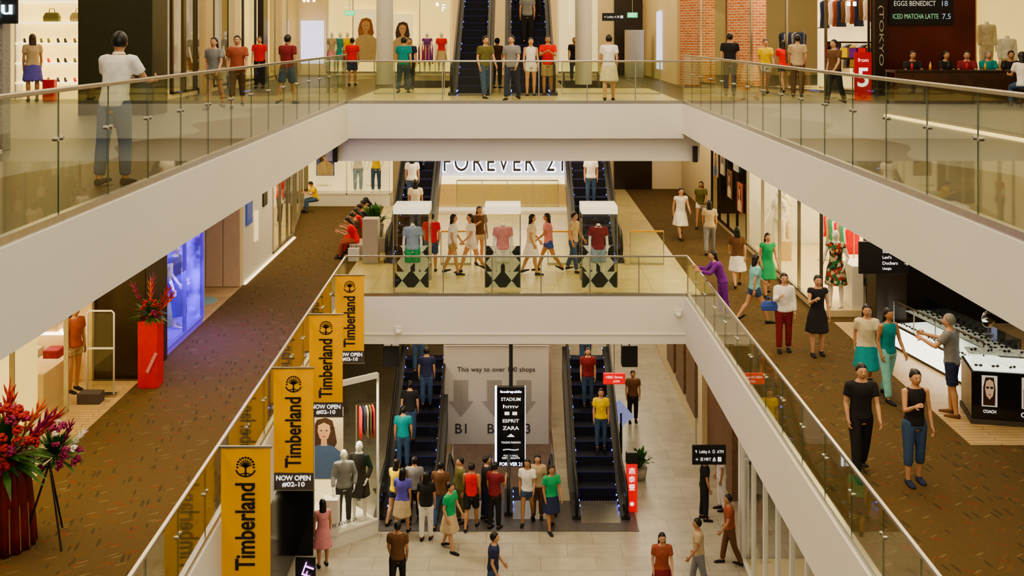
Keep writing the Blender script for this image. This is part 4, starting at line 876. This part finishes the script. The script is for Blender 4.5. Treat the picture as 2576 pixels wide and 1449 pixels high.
for px in(968,1468):
    X=(px-CX)*37/F; make('round_column',G().loft([ring((0,0,z),.29,.29,24) for z in(0,.1,4.3)]),WHITE,loc=(X,37,Z3),smooth=False,label='round white column beside escalators',cat='column')
def exitsign(px,py,Y):
    c=wp(px,py,Y); rt=root('exit_sign','green lit exit sign hung from ceiling','sign',(c[0],c[1],c[2]-.1)); make('sign_box',G().box(-.2,-.03,0,.2,.03,.2),GRNLIT,rt,bev=.01); text('EXIT',rt,(0,-.035,.1),WLET,w=.3,h=.11,bold=.01); make('rod',G().tube([(0,0,.2),(0,0,4)],.01,6),STEEL,rt)
exitsign(880,33,42);exitsign(1591,38,42)
c=wp(1543,42,38); rt=root('hanging_sign','black hanging direction sign with white symbols','sign',(c[0],c[1],c[2]-.15)); make('sign_board',G().box(-.4,-.03,0,.4,.03,.28),BLACK,rt); text('→ Lobby A ▣ ♿',rt,(0,-.035,.14),WLET,w=.68,h=.1); make('rod',G().tube([(0,0,.28),(0,0,3)],.01,6),STEEL,rt)
rt=root('shop_sign','glowing bluish letter on shop front','sign',wp(1117,20,44.9)); text('F',rt,(0,0,0),mat('sign_blue',(.6,.7,1),.5,es=4,ec=(.6,.7,1),noise=0),h=.3)
slabbox('dark_doorway',4.3,YB-.12,Z3,5.5,YB-.01,Z3+3.2,DARK,'dark exit doorway in pale wall','door')
slabbox('steel_cabinet',4.5,42.5,Z3,5.2,43.2,Z3+1.9,STEEL,'grey steel cabinet near exit','cabinet')
slabbox('light_poster',5.52,40.2,Z3+.4,5.58,41.3,Z3+2.6,SHOPC,'violet white backlit poster','poster')
a0=(5.6,36.0);a1=(9.35,28.2)
def at(p,q,t,z=Z3,o=0):
    d=Vector((q[0]-p[0],q[1]-p[1])).normalized(); n=Vector((-d.y,d.x)); return (p[0]+(q[0]-p[0])*t+n.x*o,p[1]+(q[1]-p[1])*t+n.y*o,z)
ang=math.atan2(a1[1]-a0[1],a1[0]-a0[0])
S_('wall_right',G().box(5.6,36.6,Z3,5.8,45.5,ZC),CREAM)
for t in(0,.30):
    p=at(a0,a1,t); make('brick_pillar',G().box(0,0,0,1.15,.6,4.3),BRICK,loc=p,rz=ang,label='exposed red brick pillar of shop front',cat='pillar')
bay(at(a0,a1,.135)[:2],at(a0,a1,.295)[:2],Z3,ZC,1,'lit clothing shop window between brick pillars',SHOPW,1.2,STEEL)
bay(at(a0,a1,.435)[:2],a1,Z3,ZC,3,'bright clothing shop front with shelves',SHOPW,2.6,STEEL,glass=False)
p=at(a0,a1,.60,Z3+.12,1.7); rack(p,ang,1.9,14,'rail of hanging clothes in bright shop',['white','grey','navy','yellow','beige'])
p=at(a0,a1,.46,Z3+.12,1.0); rack(p,ang,1.0,8,'rail of dark clothes near brick pillar',['black','navy','grey'],1.7)
p=at(a0,a1,.5,Z3+1.9,2.3); rack(p,ang,2.2,12,'high rail of clothes on shop wall',['navy','brown','white','rust'],.9)
p=at(a0,a1,.74,Z3+.12,.6); rt=root('shelf_unit','dark shelf unit with folded clothes','shelf',p,ang)
make('cabinet_frame',G().box(0,0,0,1.9,.5,.06).box(0,0,.9,1.9,.5,.95).box(0,0,1.35,1.9,.5,1.4).box(0,0,0,.04,.5,1.4).box(1.86,0,0,1.9,.5,1.4),DARK,rt)
for i in range(5):
    w=Vector((.25+i*.35,.25,.95)); pos=Vector(p)+Matrix.Rotation(ang,3,'Z')@w
    g=G()
    for j in range(5): g.box(-.14,-.18,j*.055,.14,.18,j*.055+.055)
    make('folded_clothes',g,cmat(('violet','yellow','purple','red','blue')[i]),loc=pos,rz=ang,label='stack of folded %s clothes on shelf'%('violet','yellow','purple','red','blue')[i],cat='folded clothes',group='folded clothes on shelf')
p=at(a0,a1,.78,Z3+1.9,2.4); rt=root('shop_sign','dark raised letters on shop wall','sign',(p[0],p[1],p[2]),ang); text('LE',rt,(0,-.05,.0),DLET,w=.6,h=.2,ext=.02)
rt=root('sale_sign','red promotional sign board with white number','sign',(9.1,27.9,Z3)); make('sign_board',G().box(-.22,-.02,.0,.22,.02,1.25),RED,rt); text('5',rt,(0,-.025,.6),WLET,h=.5,bold=.02); text('from',rt,(0,-.025,1.05),WLET,h=.1); make('foot',G().box(-.22,-.15,0,.22,.15,.03),RED,rt)
slabbox('brown_pilaster',9.4,27.9,Z3,9.72,28.2,ZC,DARK,'narrow dark pilaster with vertical lettering','pilaster')
rt=root('shop_sign','vertical pale lettering on dark pilaster','sign',(9.56,27.88,Z3+1.75)); text('CE (TOKYO',rt,(0,0,.25),mat('dim_letter',(.4,.35,.28),.5,noise=0),w=2.2,h=.15,rot=(R(90),R(90),0))
# cafe
S_('wall_cafe',G().prism([(9.75,28.3),(12.2,28.3),(12.2,28.5),(9.75,28.5)],Z3,ZC),mat('cafe_red',(.10,.015,.010),.35,noise=.3,ns=1))
bay((12.2,28.3),(15.5,28.3),Z3,ZC,2,'warm glazed shop with hanging garments',SHOPY,1.3,WOODR)
figure((12.75,28.9,Z3+.5),0,1.75,top='jacket',tc='cream',bot='trousers',bc='cream',pose='standing',mann='headless',label='headless mannequin in cream coat',hl='none'); figure((13.3,28.9,Z3+.12),0,1.75,top='jacket',tc='white',bot='skirt',bc='beige',pose='standing',mann='headless',label='headless mannequin in white coat',hl='none')
rt=root('chalkboard','black chalkboard menu with handwritten text','menu board',(10.75,28.25,.02+Z3+1.95)); make('board',G().box(-.85,0,0,.85,.04,1.2),BLACK,rt); 
text('EGGS BENEDICT',rt,(-.17,-.01,.56),mat('chalk_white',(.8,.8,.7),.8,es=.3,noise=0),w=1.1,h=.13);text('18',rt,(.62,-.01,.56),mat('chalk_blue',(.4,.6,.9),.8,es=.3,noise=0),h=.14)
text('ICED MATCHA LATTE',rt,(-.15,-.01,.22),mat('chalk_green',(.3,.8,.4),.8,es=.3,noise=0),w=1.2,h=.13);text('7.5',rt,(.66,-.01,.22),_M['chalk_blue'],h=.14)
def table(x0,x1,y,label):
    rt=root('bar_table',label,'table',(x0,y,Z3)); make('table_top',G().box(0,0,.78,x1-x0,.7,.84),DARK,rt,bev=.01); make('front_panel',G().box(0,.0,.05,x1-x0,.04,.78),mat('dark_wood',(.06,.025,.012),.4,noise=.3,ns=4),rt)
    lg=make('leg',G().box(0,.6,0,.06,.66,.78),DARK,rt); cp(lg,rt,(x1-x0-.06,0,0))
table(9.3,14.5,26.1,'long dark wooden cafe counter table')
make('floor_light_strip',G().prism([(7.75,22.4),(8.1,17.0),(8.16,17.0),(7.81,22.4)],0,.05),mat('led_amber',(1,.75,.35),.5,es=1.5,ec=(1,.72,.3),noise=0),loc=(0,0,Z3),label='amber light strip at base of cafe platform',cat='light')
make('cafe_platform',G().prism([(7.82,22.4),(8.17,17.0),(13,14),(13,22.4)],0,.12),mat('platform_grey',(.16,.15,.13),.4,noise=.15),loc=(0,0,Z3),label='low grey cafe platform with lit edge',cat='platform')
def bottle(loc,m):
    rt=root('bottle','small condiment bottle on cafe table','bottle',loc,0,'bottles on the cafe table'); make('bottle_body',G().loft([ring((0,0,z),r,r,10) for z,r in((0,.03),(.12,.03),(.16,.012),(.2,.012))]),m,rt,smooth=True); make('cap',G().tube([(0,0,.2),(0,0,.225)],.014,8),BLACK,rt)
for i in range(8): bottle((9.8+i*.45,26.35,Z3+.84),(RED,WOODR,DARK)[i%3])
def stool(loc):
    rt=root('bar_stool','dark wooden stool at cafe table','stool',loc,0,'cafe stools'); make('seat',G().loft([ring((0,0,z),.18,.18,14) for z in(.42,.46)]),DARK,rt)
    for k in range(4): a=R(45+90*k); make('leg',G().tube([(.12*math.cos(a),.12*math.sin(a),.42),(.18*math.cos(a),.18*math.sin(a),0)],.015,6),DARK,rt)
for i,(x,y,tc,fc) in enumerate(((10.1,27.2,'black',0),(10.9,27.2,'black',20),(11.5,27.2,'maroon',-20),(12.05,27.3,'teal',0),(12.6,27.2,'black',-10),(12.0,25.2,'white',180),(12.7,25.2,'beige',170),(13.1,27.2,'rust',20),(13.1,24.4,'grey',180))):
    stool((x,y,Z3)); P(0,0,3,fc,1.66,tc,'tee','denim','trousers',pose='sitting',fem=i%2,loc=(x,y,Z3),hair='grey' if i==3 else 'black',label='person in %s top seated at cafe table'%tc)
for i,px in enumerate((765,775,790,1100,2150,2135)):
    c=wp(px,5 if px<1000 else 15,40 if px<2000 else 30); make('ceiling_spotlight',G().tube([(0,0,0),(0,0,.12)],.05,10),LEDW,loc=c,label='small glowing ceiling spotlight',cat='light',group='ceiling spotlights')
# ---------------------------------------------------------------- people
W='walking'
figure((-4.52,fp(300,468,Z3)[1]+.1,Z3),165,1.74,tc='white',top='polo',bot='jeans',bc='denim',pose='propped',label='person in white polo and jeans leaning on railing',vox=.010,skin=1,turn=25)
P(82,255,3,-150,1.72,'beige','tee','violet','skirt','standing',1,'long','brown')
P(540,275,3,-10,1.66,'grey','tee','khaki','shorts','strolling',1); P(597,272,3,10,1.7,'rust','tee','brown','capris','strolling',0)
P(722,262,3,160,1.72,'maroon','polo','denim','shorts','strolling'); P(653,222,3,0,1.65,'red','tee','black','trousers','standing')
P(886,215,3,180,1.6,'red','tee','navy','shorts','standing'); P(1015,236,3,170,1.65,'teal','tee','denim','jeans','strolling'); P(1030,225,3,0,1.6,'navy','tee','black','trousers','standing')
P(1220,248,3,30,1.68,'olive','tee','denim','jeans','strolling'); P(1288,252,3,-20,1.7,'grey','tee','navy','trousers','strolling'); P(1335,242,3,5,1.62,'white','tank','white','shorts','standing',1,'bun'); P(1378,240,3,0,1.68,'red','tee','khaki','shorts','armscrossed')
P(1532,254,3,175,1.72,'white','tee','cream','skirt','strolling',1,'short'); P(1836,242,3,170,1.75,'black','tee','navy','trousers','standing'); P(1925,240,3,0,1.6,'yellow','tee','white','shorts','strolling',1,'bun')
P(2006,246,3,165,1.72,'beige','shirt','brown','trousers','strolling'); P(1972,235,3,180,1.6,'red','tee','navy','shorts',W,1); P(2100,262,3,-60,1.6,'brown','tee','black','trousers','strolling')
P(1445,205,3,0,1.6,'black','tee','navy','trousers','standing'); P(1250,222,3,150,1.6,'brown','tee','black','jeans','standing')
for x,y,c in((.45,33.2,'grey'),(.75,34.6,'black'),(.2,35.5,'orange')): P(0,0,3,180,1.65,c,'tee','black','trousers','standing',loc=(x,y,Z3+(y-30.2-.9+.4)*.577))
for px,py,tc,top,bc,bot,fc,fem,ps in((1085,686,'red','tee','denim','shorts',180,0,'strolling'),(1138,690,'white','tee','khaki','shorts',90,1,'strolling'),(1186,684,'white','tee','white','shorts',-60,1,W),(1336,690,'cream','tee','white','skirt',90,1,'strolling'),(1380,682,'pink','tee','blue','shorts',-90,1,W),(1442,684,'beige','tee','denim','jeans',60,0,'strolling'),(1205,664,'brown','tee','beige','shorts',20,1,'phone')):
    P(px,py,2,fc,1.66,tc,top,bc,bot,ps,fem)
for x,y,tc,fc in((-3.15,33.6,'white',180),(-2.95,32.5,'cream',180),(-3.05,35.4,'teal',180),(2.45,33.7,'white',0),(2.6,35.6,'pink',0)):
    P(0,0,2,fc,1.64,tc,'tee','denim','jeans','standing',int(tc!='teal'),loc=(x,y,Z2+(y-31.1-.5)*.577))
P(1712,600,2,10,1.68,'white','dress','white','none',W,0,'short'); P(1764,572,2,-20,1.62,'olive','tee','white','shorts',W,1); P(1785,640,2,170,1.62,'beige','tee','grey','trousers','strolling',1); P(1855,722,2,175,1.6,'brown','tee','white','skirt',W,1)
P(1898,812,2,100,1.6,'aqua','tee','denim','shorts',W,1); P(1930,745,2,10,1.6,'green','dress','green','none','strolling',1)
figure((4.85,fp(1840,800,Z2)[1],Z2),-90,1.6,tc='purple',top='sweater',bot='jeans',bc='purple',pose='leaning',fem=1,hl='long',label='person in purple long-sleeved top leaning on railing')
P(1972,884,2,-5,1.62,'white','sweater','maroon','trousers','phone',1); P(2056,894,2,0,1.64,'black','dress','black','none','phone',1,'bun')
P(2180,985,2,-10,1.66,'cream','tee','teal','skirt',W,1); P(2232,1005,2,20,1.66,'teal','tank','aqua','trousers','strolling',1)
P(2165,1195,2,0,1.68,'black','tee','black','trousers','strolling',0,vox=.010); P(2300,1215,2,5,1.66,'black','tank','denim','capris','phone',1,'bun',vox=.010,shoes='navy'); P(2395,1046,2,-125,1.74,'grey','shirt','navy','shorts','reaching',0,'short','grey',vox=.010,shoes='brown')
handbag((fp(1935,884,Z2)[0],fp(1935,884,Z2)[1],Z2+.85),cmat('blue'),'blue handbag held at hip',.8)
P(186,985,2,60,1.6,'rust','tee','khaki','shorts','standing',1)
for px,py,tc,top,bc,bot,fc,fem,ps in((1012,1345,'violet','tee','beige','skirt',170,1,'strolling'),(996,1318,'yellow','tee','navy','shorts',150,1,'strolling'),(1042,1312,'grey','shirt','black','trousers',180,0,'strolling'),(1072,1358,'black','tee','white','trousers',175,1,'standing'),
 (1130,1385,'green','tee','beige','skirt',60,0,'strolling'),(1160,1314,'olive','jacket','olive','trousers',-60,0,'standing'),(1186,1330,'red','tank','black','shorts',170,0,'strolling'),(1222,1310,'black','tee','navy','trousers',100,0,'standing'),(1327,1316,'white','tee','denim','shorts',-10,1,'strolling'),(1386,1334,'green','tee','navy','skirt',20,1,'strolling'),(1352,1306,'beige','tee','brown','trousers',0,1,'standing'),
 (1108,1326,'brown','tee','denim','jeans',170,0,'strolling'),(1244,1330,'maroon','tee','black','trousers',150,0,'phone'),
 (1772,1308,'black','tee','black','trousers',90,0,'standing'),(1815,1283,'white','tee','white','trousers',-90,0,'standing'),(812,1424,'pink','dress','pink','none',-160,1,'standing'),(1836,1420,'rust','tee','brown','trousers',-90,0,'strolling'),(1000,1500,'brown','tee','black','trousers',180,0,'strolling'),(1240,1530,'navy','tee','denim','jeans',90,0,'strolling'),(1665,1530,'rust','tee','maroon','skirt',0,1,'strolling'),(1758,1490,'beige','tee','grey','trousers',-90,0,'strolling'),(1592,1062,'brown','tee','black','trousers',0,0,'standing')):
    P(px,py,1,fc,1.52 if px!=812 else 1.42,tc,top,bc,bot,ps,fem)
for x,y,tc,fc in((-2.65,27.6,'black',180),(-2.3,28.6,'navy',180),(-2.6,29.6,'maroon',180),(-2.75,26.9,'teal',180),(2.0,28.6,'maroon',0),(2.25,27.4,'yellow',0),(2.0,29.6,'beige',0)):
    P(0,0,1,fc,1.55,tc,'tee','denim','jeans','standing',int(fc==0),loc=(x,y,Z1+max(0,(y-25.5-.5))*.577))
flush()
# ---------------------------------------------------------------- lights
def area(loc,sx,sy,e,c=(1,.78,.48),rot=(0,0,0),sp=None):
    l=bpy.data.lights.new('area_light','AREA'); l.shape='RECTANGLE'; l.size=sx; l.size_y=sy; l.energy=e; l.color=c
    if sp: l.spread=R(sp)
    o=bpy.data.objects.new('area_lamp',l); o.location=loc; o.rotation_euler=rot; col.objects.link(o)
area((-5.8,17,-2.68),1.6,18,330); area((6.0,17,-2.68),2.2,18,400); area((-6,36,-2.68),2.5,14,360); area((6,37,-2.68),1.8,15,260); area((0,33,-2.68),6,5,420); area((0,39.5,-2.68),3,3,110)
area((0,29,-7.75),7,3,150); area((3.8,36,-7.75),2,14,230,(1,.86,.66)); area((-6,22,-7.75),1.5,8,80); area((6.8,20,-7.75),2,10,110)
area((0,16,6.5),8,18,1150,(1,.86,.64)); area((0,24,4.5),7,5,330)
area((-9,20,4.2),6,22,600); area((9,20,4.2),6,22,600); area((0,38,4.4),16,12,1150)
area((0,2,3),10,5,480,(1,.89,.72),(R(60),0,0))  # unseen fill lamp added above the camera to brighten the white fascias
area((-9.5,16,-2.8),2,6,260,(1,.76,.36)); area((8.6,28.5,-2.75),2.2,7,330,(1,.83,.55)); area((9.5,20,-2.75),3,4,60,(1,.95,.85)); area((-7.35,23,-2.75),.5,2,60,(.2,.12,1)); area((-4,24.9,-7.9),1.2,1.2,140,(1,.88,.68)); area((-6.95,23,-5.0),1.0,2.2,60,(.25,.12,1),(0,R(-35),0))  # last lamp is added to throw the violet window's glow onto the carpet
area((7.8,31.5,3.0),3,4,220,(1,.85,.6))
w=bpy.data.worlds.new('world'); bpy.context.scene.world=w; w.use_nodes=True; w.node_tree.nodes['Background'].inputs[0].default_value=(1,.80,.54,1); w.node_tree.nodes['Background'].inputs[1].default_value=.27
try: bpy.context.scene.view_settings.look='AgX - Medium High Contrast'
except Exception: pass
cam=bpy.data.cameras.new('camera'); co=bpy.data.objects.new('camera',cam); col.objects.link(co); co.rotation_euler=(R(90),0,0)
cam.sensor_width=36; cam.lens=F/2576*36; cam.shift_y=-(724.5-HY)/2576; cam.shift_x=(1288-CX)/2576; cam.clip_end=200
bpy.context.scene.camera=co
